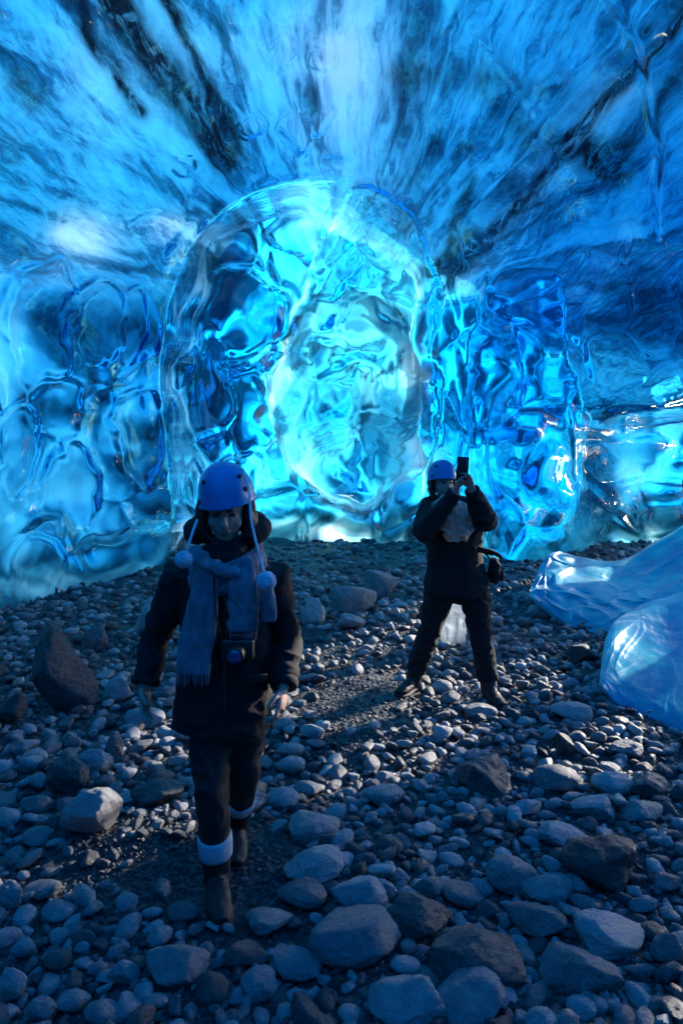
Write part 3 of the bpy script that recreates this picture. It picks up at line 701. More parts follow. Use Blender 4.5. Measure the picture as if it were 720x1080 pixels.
def catmull(P, n):
    P = [np.asarray(p, float) for p in P]; m = len(P); out = []
    for s in np.linspace(0, m-1, n):
        i = min(int(s), m-2); t = s-i
        p1, p2 = P[i], P[i+1]; p0 = P[i-1] if i > 0 else 2*p1-p2; p3 = P[i+2] if i+2 < m else 2*p2-p1
        out.append(0.5*((2*p1)+(p2-p0)*t+(2*p0-5*p1+4*p2-p3)*t*t+(3*p1-p0-3*p2+p3)*t**3))
    return np.array(out)
def tube(bm, pts, n=24, k=20, side=None, power=1.0):
    """closed tapering tube; pts rows: x, y, z, half width, half depth"""
    Q = catmull([tuple(p) if len(p) == 5 else tuple(p)+(p[3],) for p in pts], n)
    rings = []; sd = Vector(side) if side is not None else None
    for i in range(n):
        a = Vector(Q[max(i-1, 0)][:3]); b = Vector(Q[min(i+1, n-1)][:3]); t = (b-a).normalized()
        u = sd if sd is not None else (Vector((1, 0, 0)) if abs(t.x) < 0.8 else Vector((0, 1, 0)))
        u = (u-t*u.dot(t)).normalized(); w = t.cross(u); c = Vector(Q[i][:3]); ring = []
        for j in range(k):
            an = 2*math.pi*j/k; ca, sa = math.cos(an), math.sin(an)
            if power != 1.0: ca = math.copysign(abs(ca)**power, ca); sa = math.copysign(abs(sa)**power, sa)
            ring.append(bm.verts.new(c+u*(ca*Q[i][3])+w*(sa*Q[i][4])))
        rings.append(ring)
    for r0, r1 in zip(rings[:-1], rings[1:]):
        for j in range(k): bm.faces.new((r0[j], r0[(j+1) % k], r1[(j+1) % k], r1[j]))
    bm.faces.new(rings[0][::-1]); bm.faces.new(rings[-1])
def ball(bm, c, r, rot=None, sub=3):
    M = Matrix.Translation(Vector(c))
    if rot is not None: M = M@Euler(rot).to_matrix().to_4x4()
    r = (r, r, r) if isinstance(r, (int, float)) else r
    bmesh.ops.create_icosphere(bm, subdivisions=sub, radius=1.0, matrix=M@Matrix.Diagonal((*r, 1)))
def box(bm, c, s, rot=(0, 0, 0), bev=0.0):
    M = Matrix.Translation(Vector(c))@Euler(rot).to_matrix().to_4x4()@Matrix.Diagonal((*s, 1))
    g_ = bmesh.ops.create_cube(bm, size=1.0, matrix=M)
    if bev:
        es = list({e for v in g_['verts'] for e in v.link_edges})
        bmesh.ops.bevel(bm, geom=es, offset=bev, segments=2, affect='EDGES', profile=0.5)
def plain(name, bm, mat, parent=None, smooth=True):
    bmesh.ops.recalc_face_normals(bm, faces=bm.faces); me = bpy.data.meshes.new(name); bm.to_mesh(me); bm.free()
    if smooth:
        for p in me.polygons: p.use_smooth = True
    return link(name, me, mat, parent)
def fused(name, bm, mat, parent=None, voxel=0.006, smooth=4, folds=0.0, fscale=(9, 9, 5), seed=0, cut=None):
    """grow one continuous surface over overlapping pieces, then let it crease"""
    bmesh.ops.recalc_face_normals(bm, faces=bm.faces)
    me = bpy.data.meshes.new(name+'_pieces'); bm.to_mesh(me); bm.free()
    tmp = bpy.data.objects.new(name+'_pieces', me); COL.objects.link(tmp)
    md = tmp.modifiers.new('r', 'REMESH'); md.mode = 'VOXEL'; md.voxel_size = voxel; md.use_smooth_shade = True
    if smooth:
        sm = tmp.modifiers.new('s', 'SMOOTH'); sm.iterations = smooth; sm.factor = 0.5
    dg = bpy.context.evaluated_depsgraph_get(); dg.update()
    out = bpy.data.meshes.new_from_object(tmp.evaluated_get(dg)); out.name = name
    bpy.data.objects.remove(tmp); bpy.data.meshes.remove(me)
    if folds:
        n = len(out.vertices); co = np.empty(n*3, np.float32); no = np.empty(n*3, np.float32)
        out.vertices.foreach_get('co', co); out.vertex_normals.foreach_get('vector', no); co = co.reshape(-1, 3).astype(float); no = no.reshape(-1, 3)
        w = fbm(co[:, 0]*3, co[:, 1]*3, co[:, 2]*3+seed, 2)
        h = 1-np.abs(perlin(co[:, 0]*fscale[0]+w+seed, co[:, 1]*fscale[1], co[:, 2]*fscale[2]+1.5*w))*2.0
        h2 = fbm(co[:, 0]*22, co[:, 1]*22+seed, co[:, 2]*22, 3)
        co += no*(folds*(h-0.6)+folds*0.25*h2)[:, None]
        out.vertices.foreach_set('co', co.astype(np.float32).ravel()); out.update()
    for p in out.polygons: p.use_smooth = True
    return link(name, out, mat, parent)
def hand(bm, wrist, dirv, palm_n, thumb_side, size=0.18, curl=0.5):
    """palm, four unequal bent fingers and a thumb from the side of the palm"""
    d = Vector(dirv).normalized(); n = Vector(palm_n); n = (n-d*n.dot(d)).normalized(); s = d.cross(n)*thumb_side; wr = Vector(wrist); L_ = size
    P = lambda a, b, c: wr+d*(a*L_)+s*(b*L_)+n*(c*L_)
    tube(bm, [(*P(-0.12, 0, 0), 0.15*L_, 0.12*L_), (*P(0.1, 0, 0), 0.19*L_, 0.11*L_), (*P(0.35, 0, 0), 0.235*L_, 0.105*L_), (*P(0.5, 0, 0), 0.225*L_, 0.085*L_)], 10, 14, side=s)
    for j, (b, ln) in enumerate(((0.165, 0.42), (0.055, 0.48), (-0.055, 0.45), (-0.165, 0.34))):
        a0, c0, an = 0.44, 0.0, 0.25*curl; pts = [(*P(a0-0.06, b, 0), 0.047*L_)]
        for q, seg in enumerate((0.44, 0.31, 0.25)):
            a0 += ln*seg*math.cos(an); c0 += ln*seg*math.sin(an); an += curl*(0.9, 0.7, 0.3)[q]
            pts.append((*P(a0, b*(1.06+0.06*q), c0), (0.045, 0.041, 0.033)[q]*L_))
        tube(bm, [p+(p[3],) for p in pts], 9, 8)
    tube(bm, [(*P(0.12, 0.13, 0.02), 0.062*L_, 0.062*L_), (*P(0.28, 0.29, 0.07), 0.056*L_, 0.056*L_), (*P(0.42, 0.34, 0.15), 0.048*L_, 0.048*L_), (*P(0.53, 0.33, 0.2), 0.038*L_, 0.038*L_)], 9, 8)
def head(bm, c, rx=0.0, rz=0.0):
    """skull, jaw, nose, brow, cheeks, lips and ears of a head facing -Y, turned by rx, rz"""
    R_ = Euler((rx, 0, rz)).to_matrix(); c = Vector(c); W = lambda x, y, z: c+R_@Vector((x, y, z)); e = (rx, 0, rz)
    ball(bm, W(0, 0.012, 0.035), (0.074, 0.092, 0.085), e); ball(bm, W(0, -0.018, -0.02), (0.064, 0.068, 0.085), e)
    ball(bm, W(0, -0.045, -0.078), (0.034, 0.032, 0.026), e); ball(bm, W(0.036, -0.045, -0.025), (0.028, 0.028, 0.03), e); ball(bm, W(-0.036, -0.045, -0.025), (0.028, 0.028, 0.03), e)
    tube(bm, [(*W(0, -0.078, 0.018), 0.008, 0.009), (*W(0, -0.093, -0.006), 0.010, 0.011), (*W(0, -0.102, -0.022), 0.015, 0.012), (*W(0, -0.086, -0.032), 0.012, 0.009)], 8, 10)
    ball(bm, W(0, -0.076, 0.032), (0.05, 0.016, 0.010), e); ball(bm, W(0, -0.078, -0.05), (0.024, 0.012, 0.009), e); ball(bm, W(0, -0.074, -0.062), (0.02, 0.012, 0.007), e)
    for s in (-1, 1): ball(bm, W(0.076*s, 0.012, -0.005), (0.010, 0.02, 0.03), e)
    return W
def face_parts(W, root, rx, rz):
    for s in (-1, 1):
        b = bmesh.new(); ball(b, W(0.030*s, -0.074, 0.012), (0.0125, 0.010, 0.0065), (rx, 0, rz)); plain('eye', b, M_EYE, root)
        b = bmesh.new(); tube(b, [(*W(0.012*s, -0.092, 0.030), 0.003, 0.004), (*W(0.03*s, -0.090, 0.036), 0.004, 0.004), (*W(0.05*s, -0.073, 0.031), 0.0015, 0.002)], 8, 8); plain('eyebrow', b, M_HAIR, root)
    b = bmesh.new(); tube(b, [(*W(-0.022, -0.083, -0.056), 0.002, 0.002), (*W(-0.008, -0.092, -0.0525), 0.006, 0.006), (*W(0, -0.093, -0.054), 0.006, 0.006), (*W(0.008, -0.092, -0.0525), 0.006, 0.006), (*W(0.022, -0.083, -0.056), 0.002, 0.002)], 12, 8); plain('mouth', b, M_LIP, root)
def helmet(root, c, rx, rz, size=1.0, roll=0.0):
    """climbing helmet: shell with rolled rim, vents and chin strap"""
    R_ = Matrix.Rotation(roll, 3, 'Y')@Euler((rx, 0, rz)).to_matrix(); c = Vector(c)
    prof = [(0.0, 0.108), (0.022, 0.1055), (0.044, 0.098), (0.064, 0.085), (0.082, 0.065), (0.095, 0.040), (0.104, 0.010), (0.109, -0.020), (0.111, -0.040), (0.114, -0.052), (0.113, -0.058), (0.106, -0.056), (0.101, -0.03)]
    v, f, K = [], [], 56
    for r, z in prof:
        for j in range(K):
            a = 2*math.pi*j/K; x, y = r*math.cos(a)*0.96, r*math.sin(a)*1.13
            zz = z+(0.018*math.sin(-a)+0.008*math.cos(2*a) if z < -0.02 else 0)*min(1, (-0.02-z)/0.03 if z < -0.02 else 0)
            q = 1+0.02*math.cos(6*a)*(1 if z > 0 else 0)
            v.append(c+R_@Vector((x*q, y*q, zz))*size)
    for i in range(len(prof)-1):
        for j in range(K): f.append((i*K+j, i*K+(j+1) % K, (i+1)*K+(j+1) % K, (i+1)*K+j))
    me = bpy.data.meshes.new('helmet'); me.from_pydata(v, [], f); bm = bmesh.new(); bm.from_mesh(me); bmesh.ops.remove_doubles(bm, verts=bm.verts, dist=1e-5); bpy.data.meshes.remove(me)
    h = plain('helmet', bm, M_HELM, root)
    for (a, z, w, hh) in ((-0.75, 0.052, 0.013, 0.012), (-0.70, 0.005, 0.015, 0.013), (-2.75, -0.020, 0.012, 0.012), (-2.5, 0.052, 0.012, 0.012), (1.2, 0.04, .013, .013), (1.9, 0.04, .013, .013)):
        r = np.interp(z, [-0.040, -0.020, 0.010, 0.040, 0.065], [0.111, 0.109, 0.104, 0.095, 0.082]); p = Vector((r*math.cos(a)*0.96, r*math.sin(a)*1.13, z))
        b = bmesh.new(); ball(b, c+R_@p*size, (w*size, 0.005*size, hh*size), (rx, 0, rz+a+math.pi/2), 2); plain('vent', b, M_DARKP, h)
    return h
def boot(root, ankle, toe, shaft_top, w=0.048):
    a, t, st = Vector(ankle), Vector(toe), Vector(shaft_top); gz_ = float(ground_z(a.x, a.y)); d = (t-a); d.z = 0; ln = d.length; d = d.normalized()
    b = bmesh.new(); heel = a-d*0.05
    tube(b, [(*st, w+0.006, w+0.008), (*(a*0.5+st*0.5), w, w+0.004), (a.x, a.y, a.z, w-0.002, w+0.006), (a.x, a.y, a.z-0.05, w-0.006, w)], 12, 18)
    up = Vector((0, 0, 1)); pitch = (t.z-a.z)
    P = lambda s, h: Vector((heel.x+d.x*s, heel.y+d.y*s, a.z-0.085+h+pitch*max(0, s-0.05)/max(ln, .01)*0.0))
    tube(b, [(*P(-0.012, 0.045), 0.030, 0.035), (*P(0.03, 0.05), 0.041, 0.048), (*P(0.10, 0.05), 0.043, 0.048), (*P(0.17, 0.038), 0.048, 0.036), (*P(0.23, 0.032), 0.045, 0.030), (*P(0.272, 0.025), 0.028, 0.02)], 20, 18, side=d.cross(up))
    o = fused('boot', b, M_BOOT, root, 0.006, 3, 0.003, (20, 20, 26))
    b = bmesh.new(); tube(b, [(*P(-0.018, 0.004), 0.028, 0.012), (*P(0.03, 0.003), 0.044, 0.015), (*P(0.10, 0.003), 0.040, 0.014), (*P(0.18, 0.002), 0.052, 0.014), (*P(0.25, 0.004), 0.044, 0.013), (*P(0.282, 0.008), 0.022, 0.010)], 18, 16, side=d.cross(up)); plain('sole', b, M_SOLE, o)
    b = bmesh.new()
    for q in range(5):
        s0 = 0.085+0.022*q; z0 = 0.103-0.011*q; sd = d.cross(up)
        p0, p1 = P(s0, z0)+sd*0.022, P(s0+0.014, z0-0.003)-sd*0.022; mid = (p0+p1)/2+up*0.006
        tube(b, [(*p0, .0028, .0028), (*mid, .0028, .0028), (*p1, .0028, .0028)], 6, 6)
    plain('lace', b, M_STRAP, o); return o

def woman():
    D = 2.65; root_loc = Vector((-0.44, 2.70, 0)); w = px3
    hc = w(238, 539, 2.60); RX, RZ = math.radians(16), math.radians(6)
    # body: one continuous figure
    b = bmesh.new(); W = head(b, hc, RX, RZ)
    lsh, lel, lwr = w(194, 603, 2.68), w(164, 672, 2.76), w(153, 722, 2.68)
    rsh, rel, rwr = w(285, 603, 2.68), w(303, 672, 2.76), w(299, 724, 2.62)
    tube(b, [(*w(238, 562, 2.65), .05, .052), (*w(239, 590, 2.69), .058, .06)], 8, 16)
    tube(b, [(*w(239, 584, 2.70), .08, .06), (*w(239, 606, 2.70), .175, .095), (*w(239, 640, 2.70), .155, .105), (*w(238, 690, 2.70), .13, .095), (*w(238, 735, 2.71), .165, .11), (*w(238, 760, 2.71), .15, .10)], 24, 24)
    for sh, el, wr in ((lsh, lel, lwr), (rsh, rel, rwr)):
        tube(b, [(*sh, .052, .052), (*((sh+el)/2), .044, .044), (*el, .038, .038), (*((el+wr)/2), .034, .034), (*wr, .026, .026)], 18, 14)
    hand(b, lwr, w(153, 757, 2.62)-lwr, (0.85, -0.2, 0), 1, 0.175, 0.35)
    hand(b, rwr, w(294, 758, 2.56)-rwr, (-0.85, 0.1, 0), -1, 0.18, 0.85)
    lhip, lkn, lan = w(222, 752, 2.70), w(223, 832, 2.62), w(229, 918, 2.67)
    rhip, rkn, ran = w(258, 752, 2.72), w(257, 815, 2.78), w(250, 867, 3.02)
    for h_, k_, a_ in ((lhip, lkn, lan), (rhip, rkn, ran)):
        tube(b, [(*h_, .085, .085), (*((h_+k_)/2), .07, .07), (*k_, .05, .052), (*((k_*0.55+a_*0.45)), .048, .05), (*a_, .033, .036)], 22, 16)
    body_ = fused('person', b, M_SKIN, None, 0.0045, 3)
    tag(body_, 'woman in blue helmet and long grey scarf walking towards the camera, looking down', 'person')
    face_parts(W, body_, RX, RZ)
    # dark hair and hood showing below the helmet
    b = bmesh.new()
    tube(b, [(*W(-0.078, 0.01, 0.06), .022, .03), (*W(-0.088, 0.0, -0.01), .026, .04), (*W(-0.083, -0.01, -0.075), .026, .035), (*W(-0.06, -0.005, -0.125), .02, .025)], 14, 12)
    tube(b, [(*W(0.078, 0.01, 0.06), .022, .03), (*W(0.090, 0.0, -0.01), .028, .04), (*W(0.088, -0.01, -0.075), .030, .035), (*W(0.065, -0.005, -0.125), .02, .025)], 14, 12)
    tube(b, [(*W(0, 0.09, 0.06), .06, .03), (*W(0, 0.1, -0.03), .085, .035), (*W(0, 0.085, -0.11), .08, .035)], 12, 14)
    fused('hair', b, M_HAIR, body_, 0.006, 3, 0.007, (40, 40, 8))
    b = bmesh.new()                                         # padded hood lying round the neck
    ring = []
    for k in range(13):
        a = math.pi*(-0.22+1.44*k/12); p = w(240, 556, 2.66)+Vector((0.120*math.cos(a), 0.095*math.sin(a), 0.035*math.sin(a)-0.005))
        ring.append((*p, 0.042, 0.05))
    tube(b, ring, 40, 14, side=(0, 0, 1))
    fused('hood', b, M_BLACK, body_, 0.007, 3, 0.010, (14, 14, 10), 3)
    # long black jacket
    b = bmesh.new()
    tube(b, [(*w(239, 574, 2.68), .075, .075), (*w(239, 584, 2.69), .125, .095), (*w(239, 600, 2.70), .185, .12), (*w(239, 640, 2.70), .180, .135), (*w(238, 690, 2.70), .176, .135),
             (*w(236, 735, 2.70), .190, .150), (*w(235, 766, 2.70), .198, .155)], 34, 34, power=0.9)
    for sh, el, wr in ((lsh, lel, lwr), (rsh, rel, rwr)):
        tube(b, [(*(sh+Vector((0, 0, 0.01))), .075, .08), (*(sh*0.6+el*0.4), .070, .076), (*(el), .062, .066), (*(el*0.45+wr*0.55), .058, .060), (*(wr+(el-wr)*0.04), .050, .052)], 24, 18)
    jk = fused('jacket', b, M_BLACK, body_, 0.008, 4, 0.011, (6, 6, 11), 1)
    b = bmesh.new(); tube(b, [(*w(237, 625, 2.535), .006, .003), (*w(237, 690, 2.53), .006, .003), (*w(236, 762, 2.51), .006, .003)], 12, 8, side=(1, 0, 0)); plain('zip', b, M_DARKP, jk)
    for x_ in (203, 268):
        b = bmesh.new(); box(b, w(x_, 716, 2.555), (0.10, 0.014, 0.03), (0.05, 0, -0.35 if x_ < 230 else 0.35), 0.005); plain('pocket_flap', b, M_BLACK, jk)
    for el, wr in ((lel, lwr), (rel, rwr)):
        b = bmesh.new(); tube(b, [(*(wr+(el-wr)*0.14), .054, .055), (*(wr+(el-wr)*0.07), .057, .058), (*(wr-(el-wr)*0.01), .052, .053)], 8, 18); plain('cuff', b, M_BLACK, jk)
    # trousers with reflective bands, boots
    b = bmesh.new()
    tube(b, [(*w(238, 742, 2.71), .16, .11), (*w(238, 775, 2.71), .15, .10)], 8, 20)
    for h_, k_, a_ in ((lhip, lkn, lan), (rhip, rkn, ran)):
        tube(b, [(*h_, .098, .095), (*((h_+k_)/2), .083, .083), (*k_, .066, .068), (*((k_*0.5+a_*0.5)), .061, .063), (*(k_*0.25+a_*0.75), .058, .060)], 24, 18)
    fused('trousers', b, M_TROUSER, body_, 0.007, 4, 0.008, (9, 9, 14), 5)
    for k_, a_, s0, s1 in ((lkn, lan, 0.56, 0.79), (rkn, ran, 0.46, 0.60)):
        b = bmesh.new(); p = [k_*(1-s)+a_*s for s in (s0, (s0+s1)/2, s1)]
        tube(b, [(*p[0], .0665, .0685), (*p[1], .068, .070), (*p[2], .0645, .0665)], 7, 20); plain('reflective_band', b, M_BAND, body_)
    boot(body_, lan, w(233, 950, 2.47), lkn*0.3+lan*0.7, 0.055)
    boot(body_, ran, w(249, 885, 2.84), rkn*0.42+ran*0.58, 0.055)
    # grey wool scarf: two turns and two hanging ends
    b = bmesh.new()
    for (cy_, rx_, rz_, ph) in ((604, 0.128, 0.038, 0), (596, 0.124, 0.040, 0.8), (587, 0.116, 0.036, 2.0)):
        ring = []
        for k in range(17):
            a = 2*math.pi*k/16+ph; p = w(240, cy_, 2.655)+Vector((rx_*math.cos(a), 0.115*math.sin(a), 0.022*math.sin(a+0.5)*1.0+0.018*math.sin(a)))
            ring.append((*p, 0.036, 0.026))
        tube(b, ring, 60, 14, side=(0, 0, 1))
    fused('scarf', b, M_WOOL, body_, 0.007, 2, 0.008, (12, 12, 26), 8)
    sc_ = [o for o in body_.children if o.name.startswith('scarf')][0]
    b = bmesh.new()
    tube(b, [(*w(222, 590, 2.535), .038, .026), (*w(219, 612, 2.515), .046, .024), (*w(213, 645, 2.50), .058, .019), (*w(207, 682, 2.495), .067, .016), (*w(204, 712, 2.49), .068, .013)], 26, 20, side=(1, 0, 0), power=0.8)
    tube(b, [(*w(204, 578, 2.57), .028, .022), (*w(216, 592, 2.52), .034, .024), (*w(236, 602, 2.50), .040, .024), (*w(254, 604, 2.505), .036, .02)], 20, 16)
    fused('scarf_end', b, M_WOOL, sc_, 0.006, 2, 0.008, (26, 8, 4), 9)
    b = bmesh.new()
    tube(b, [(*w(252, 590, 2.53), .050, .024), (*w(255, 612, 2.502), .056, .024), (*w(256, 640, 2.492), .058, .020), (*w(256, 666, 2.49), .058, .014)], 26, 20, side=(1, 0, 0), power=0.8)
    tube(b, [(*w(278, 612, 2.54), .030, .02), (*w(281, 635, 2.53), .036, .02), (*w(282, 655, 2.53), .034, .014)], 16, 16, side=(1, 0, 0))
    fused('scarf_end', b, M_WOOL, sc_, 0.006, 2, 0.008, (26, 8, 4), 11)
    b = bmesh.new(); rr = random.Random(4)
    for (x0, x1, y_, d_) in ((187, 221, 712, 2.49), (242, 270, 666, 2.49)):
        for k in range(16):
            x_ = x0+(x1-x0)*k/15; l_ = rr.uniform(8, 13); tube(b, [(*w(x_, y_-2, d_), .003, .003), (*w(x_+rr.uniform(-1.5, 1.5), y_+l_, d_), .0016, .0016)], 4, 5)
    plain('fringe', b, M_WOOL, sc_)
    b = bmesh.new(); tube(b, [(*w(239, 573, 2.63), .070, .072), (*w(239, 581, 2.62), .082, .086), (*w(240, 590, 2.63), .10, .10)], 12, 24)
    fused('neck_warmer', b, M_BLACK, body_, 0.006, 3, 0.008, (20, 20, 30), 14)
    # helmet, the hat's cords with pompoms
    h = helmet(body_, W(0, 0.020, 0.078), RX-0.10, RZ, 1.02, -0.17)
    b = bmesh.new()
    for s in (-1, 1):
        tube(b, [(*W(0.098*s, 0.0, 0.02), .007, .003), (*W(0.085*s, -0.03, -0.06), .007, .003), (*W(0.02*s, -0.065, -0.118), .007, .003)], 14, 8)
    plain('chin_strap', b, M_STRAP, h)
    for pts, pm, r_ in (([(208, 548, 2.50), (203, 562, 2.47), (197, 580, 2.46)], (194, 590, 2.46), 0.031), ([(257, 497, 2.545), (263, 517, 2.50), (265, 548, 2.46), (272, 580, 2.445), (279, 606, 2.435)], (281, 613, 2.43), 0.034)):
        b = bmesh.new(); tube(b, [(*w(*p), .0052, .0052) for p in pts], 26, 8); c_ = plain('hat_cord', b, M_CORD, body_)
        v, f = ico(5); c0 = np.array(w(*pm)); hn = 1+0.14*perlin(v[:, 0]*9, v[:, 1]*9, v[:, 2]*9)+0.09*perlin(v[:, 0]*22, v[:, 1]*22, v[:, 2]*22)
        link('pompom', mesh_np('pompom', c0+v*(r_*hn)[:, None], f, True), M_POM, c_)
    # the camera hanging at her waist
    cam_ = empty('camera', w(251, 684, 2.50)); o0 = Vector(cam_.location); L0 = lambda x, y, z: Vector((x, y, z))
    b = bmesh.new(); box(b, (0, 0, 0), (0.118, 0.06, 0.08), (0, 0, 0), 0.010); box(b, (0, -0.004, 0.046), (0.045, 0.05, 0.03), (0, 0, 0), 0.008); plain('camera_body', b, M_DARKP, cam_)
    b = bmesh.new()
    tube(b, [(0, -0.02, -0.002, .034, .034), (0, -0.055, -0.004, .034, .034), (0, -0.085, -0.006, .031, .031)], 10, 28, side=(1, 0, 0)); lb = plain('lens_barrel', b, M_DARKP, cam_)
    b = bmesh.new(); ball(b, (0, -0.082, -0.006), (0.026, 0.009, 0.026)); plain('lens_glass', b, M_LENS, lb)
    b = bmesh.new()
    for s in (-1, 1): tube(b, [(0.058*s, 0, 0.03, .009, .0025), (0.075*s, -0.03, 0.14, .009, .0025), (0.085*s, -0.01, 0.26, .009, .0025), (0.07*s, 0.05, 0.36, .009, .0025)], 18, 8, side=(0, 1, 0))
    plain('neck_strap', b, M_STRAP, cam_)
    tag(cam_, 'black camera hanging on a strap at the walking woman\'s waist below her scarf', 'camera')
woman()

def photographer():
    w = px3; DD = 4.95
    hc = w(467, 511, 4.93); RX, RZ = math.radians(-3), math.radians(14)
    b = bmesh.new(); W = head(b, hc, RX, RZ)
    lsh, lel, lwr = w(452, 540, 4.95), w(448, 560, 4.72), w(480, 519, 4.60)
    rsh, rel, rwr = w(504, 538, 4.95), w(511, 548, 4.72), w(497, 516, 4.58)
    tube(b, [(*w(468, 526, 4.95), .055, .055), (*w(474, 540, 4.98), .06, .06)], 8, 14)
    tube(b, [(*w(477, 534, 4.98), .09, .07), (*w(478, 546, 4.98), .18, .10), (*w(478, 570, 4.98), .16, .11), (*w(479, 595, 4.98), .15, .10), (*w(481, 620, 4.98), .175, .11), (*w(481, 630, 4.98), .15, .10)], 22, 22)
    for sh, el, wr in ((lsh, lel, lwr), (rsh, rel, rwr)):
        tube(b, [(*sh, .055, .055), (*((sh+el)/2), .046, .046), (*el, .040, .040), (*((el+wr)/2), .035, .035), (*wr, .028, .028)], 18, 14)
    hand(b, lwr, w(485, 503, 4.56)-lwr, (0.8, -0.5, 0.1), 1, 0.175, 0.75)
    hand(b, rwr, w(492, 501, 4.56)-rwr, (-0.8, -0.5, 0.1), -1, 0.175, 0.75)
    lhip, lkn, lan = w(464, 622, 4.98), w(452, 668, 4.98), w(436, 714, 5.02)
    rhip, rkn, ran = w(500, 622, 4.98), w(507, 672, 4.92), w(515, 724, 4.86)
    for h_, k_, a_ in ((lhip, lkn, lan), (rhip, rkn, ran)):
        tube(b, [(*h_, .09, .09), (*((h_+k_)/2), .078, .078), (*k_, .055, .057), (*(k_*0.55+a_*0.45), .052, .055), (*a_, .036, .04)], 22, 16)
    P_ = fused('person', b, M_SKIN, None, 0.0055, 3)
    tag(P_, 'person in black snow suit and blue helmet standing legs apart, photographing with raised phone', 'person')
    face_parts(W, P_, RX, RZ)
    b = bmesh.new()
    tube(b, [(*W(-0.078, 0.01, 0.05), .02, .03), (*W(-0.085, 0.01, -0.02), .024, .04), (*W(-0.075, 0.0, -0.09), .022, .035)], 12, 12)
    tube(b, [(*W(0.078, 0.01, 0.05), .02, .03), (*W(0.085, 0.01, -0.02), .024, .04), (*W(0.075, 0.0, -0.09), .022, .035)], 12, 12)
    tube(b, [(*W(0, 0.09, 0.05), .07, .03), (*W(0, 0.095, -0.05), .085, .035)], 8, 12)
    fused('hair', b, M_HAIR, P_, 0.008, 3, 0.006, (40, 40, 8))
    b = bmesh.new()
    tube(b, [(*w(474, 529, 4.98), .09, .085), (*w(477, 536, 4.98), .17, .12), (*w(478, 548, 4.98), .215, .14), (*w(478, 570, 4.98), .205, .15), (*w(480, 592, 4.98), .205, .145), (*w(481, 612, 4.98), .232, .155), (*w(481, 628, 4.98), .235, .155)], 30, 30, power=0.92)
    for sh, el, wr in ((lsh, lel, lwr), (rsh, rel, rwr)):
        tube(b, [(*sh, .088, .09), (*((sh+el)/2), .088, .09), (*el, .084, .082), (*((el+wr)/2), .070, .070), (*(wr+(el-wr)*0.05), .050, .052)], 24, 18)
    jk = fused('jacket', b, M_BLACK2, P_, 0.010, 4, 0.014, (6, 6, 11), 21)
    for el, wr in ((lel, lwr), (rel, rwr)):
        b = bmesh.new(); tube(b, [(*(wr+(el-wr)*0.16), .055, .056), (*(wr+(el-wr)*0.02), .052, .053)], 6, 16); plain('cuff', b, M_BLACK2, jk)
    b = bmesh.new(); ring = []
    for k in range(13):
        a = math.pi*(-0.25+1.5*k/12); p = w(472, 533, 4.98)+Vector((0.15*math.cos(a), 0.11*math.sin(a), 0.03*math.sin(a))); ring.append((*p, 0.045, 0.06))
    tube(b, ring, 36, 14, side=(0, 0, 1)); fused('hood', b, M_BLACK2, P_, 0.010, 3, 0.010, (14, 14, 10), 5)
    b = bmesh.new()
    tube(b, [(*w(481, 610, 4.98), .20, .14), (*w(481, 634, 4.98), .20, .13)], 8, 22)
    for h_, k_, a_, wd in ((lhip, lkn, lan, 1), (rhip, rkn, ran, 1)):
        tube(b, [(*h_, .118, .115), (*((h_+k_)/2), .100, .102), (*k_, .082, .086), (*(k_*0.5+a_*0.5), .076, .08), (*(k_*0.12+a_*0.88), .074, .08)], 26, 20)
    fused('trousers', b, M_BLACK2, P_, 0.009, 4, 0.013, (8, 8, 14), 25)
    boot(P_, lan, w(425, 724, 4.90), lkn*0.3+lan*0.7, 0.06); boot(P_, ran, w(524, 740, 4.72), rkn*0.3+ran*0.7, 0.06)
    helmet(P_, W(0, 0.018, 0.074), RX-0.08, RZ, 1.0)
    b = bmesh.new()
    tube(b, [(*w(464, 527, 4.86), .07, .05), (*w(473, 536, 4.79), .115, .055), (*w(480, 548, 4.79), .125, .050), (*w(482, 560, 4.80), .11, .042), (*w(481, 570, 4.82), .075, .025)], 22, 22, side=(1, 0, 0))
    fused('scarf', b, M_FUR, P_, 0.006, 1, 0.026, (15, 15, 7), 31)
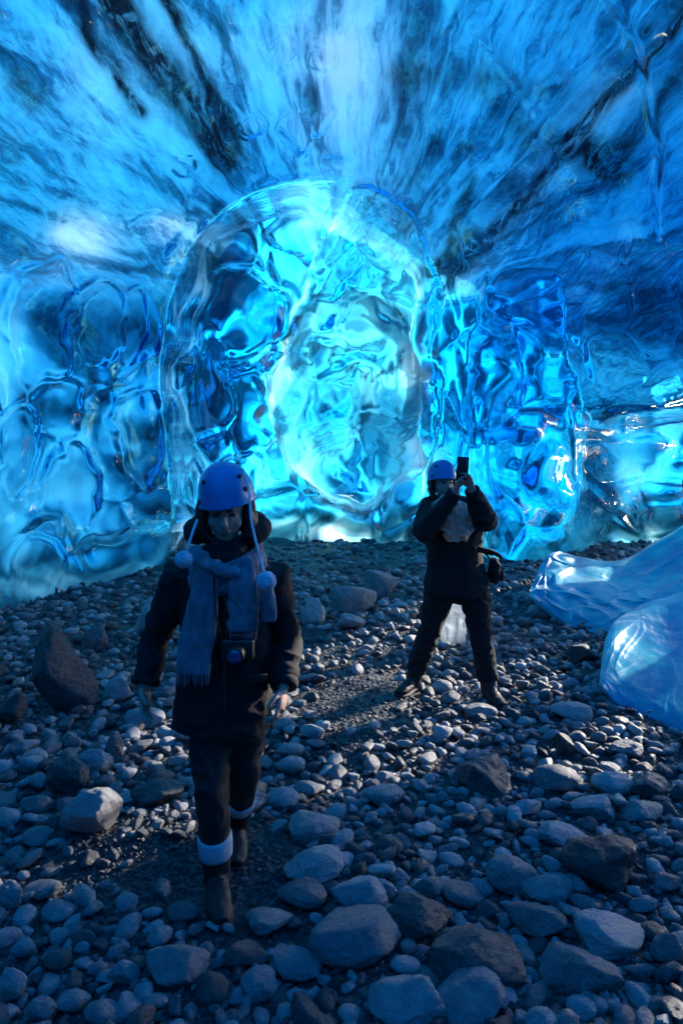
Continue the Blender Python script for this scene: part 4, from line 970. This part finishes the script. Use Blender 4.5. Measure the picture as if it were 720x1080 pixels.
    # phone held up in both hands
    ph = empty('phone', w(487.5, 494, 4.55)); b = bmesh.new(); box(b, (0, 0, 0), (0.082, 0.010, 0.155), (0.05, 0.06, 0.15), 0.004); plain('phone_body', b, M_DARKP, ph)
    for k in range(3):
        b = bmesh.new(); ball(b, (0.026, -0.006, 0.060-0.017*k), (0.0065, 0.003, 0.0065), None, 2); plain('lens', b, M_LENS, ph)
    tag(ph, 'black phone held up in both hands by the person in the snow suit', 'phone')
    # bag at the hip with a glove clipped to it
    bg = empty('hip_bag', w(521, 602, 4.98)); b = bmesh.new(); ball(b, (0, 0, 0), (0.048, 0.08, 0.10)); box(b, (0, 0, -0.01), (0.07, 0.14, 0.15), (0, 0, 0.1), 0.03); fused('bag_body', b, M_BLACK, bg, 0.007, 3, 0.008, (16, 16, 16), 2)
    b = bmesh.new(); box(b, (0.042, 0.0, -0.03), (0.02, 0.10, 0.08), (0, 0, 0.1), 0.008); plain('pocket', b, M_BLACK, bg)
    b = bmesh.new(); tube(b, [(-0.02, 0, 0.1, .014, .003), (-0.05, -0.02, 0.2, .014, .003), (-0.09, -0.05, 0.32, .014, .003)], 12, 8, side=(0, 1, 0)); plain('strap', b, M_STRAP, bg)
    tag(bg, 'small black bag hanging at the photographer\'s hip', 'bag')
    b = bmesh.new(); hand(b, w(507, 580, 4.84), (1, -0.1, -0.25), (0, -0.3, -1), 1, 0.19, 0.35)
    tag(fused('glove', b, M_BLACK, None, 0.006, 2), 'empty black glove sticking out beside the photographer\'s waist', 'glove')
photographer()
def pale_block():
    b = bmesh.new(); w = px3
    tube(b, [(*w(481, 612, 6.3), .05, .06), (*w(480, 630, 6.3), .075, .08), (*w(478, 655, 6.3), .10, .10), (*w(477, 678, 6.3), .125, .12), (*w(477, 690, 6.3), .12, .12)], 26, 24)
    o = fused('ice_block', b, mat_solid_ice('white_ice', 0.1, (0.9, 0.95, 1), (0.5, 0.58, 0.62), (0.85, 0.88, 0.9), 6), None, 0.008, 1, 0.03, (10, 10, 2.5), 3)
    tag(o, 'upright white block of ice seen between the photographer\'s legs', 'ice block')
pale_block()
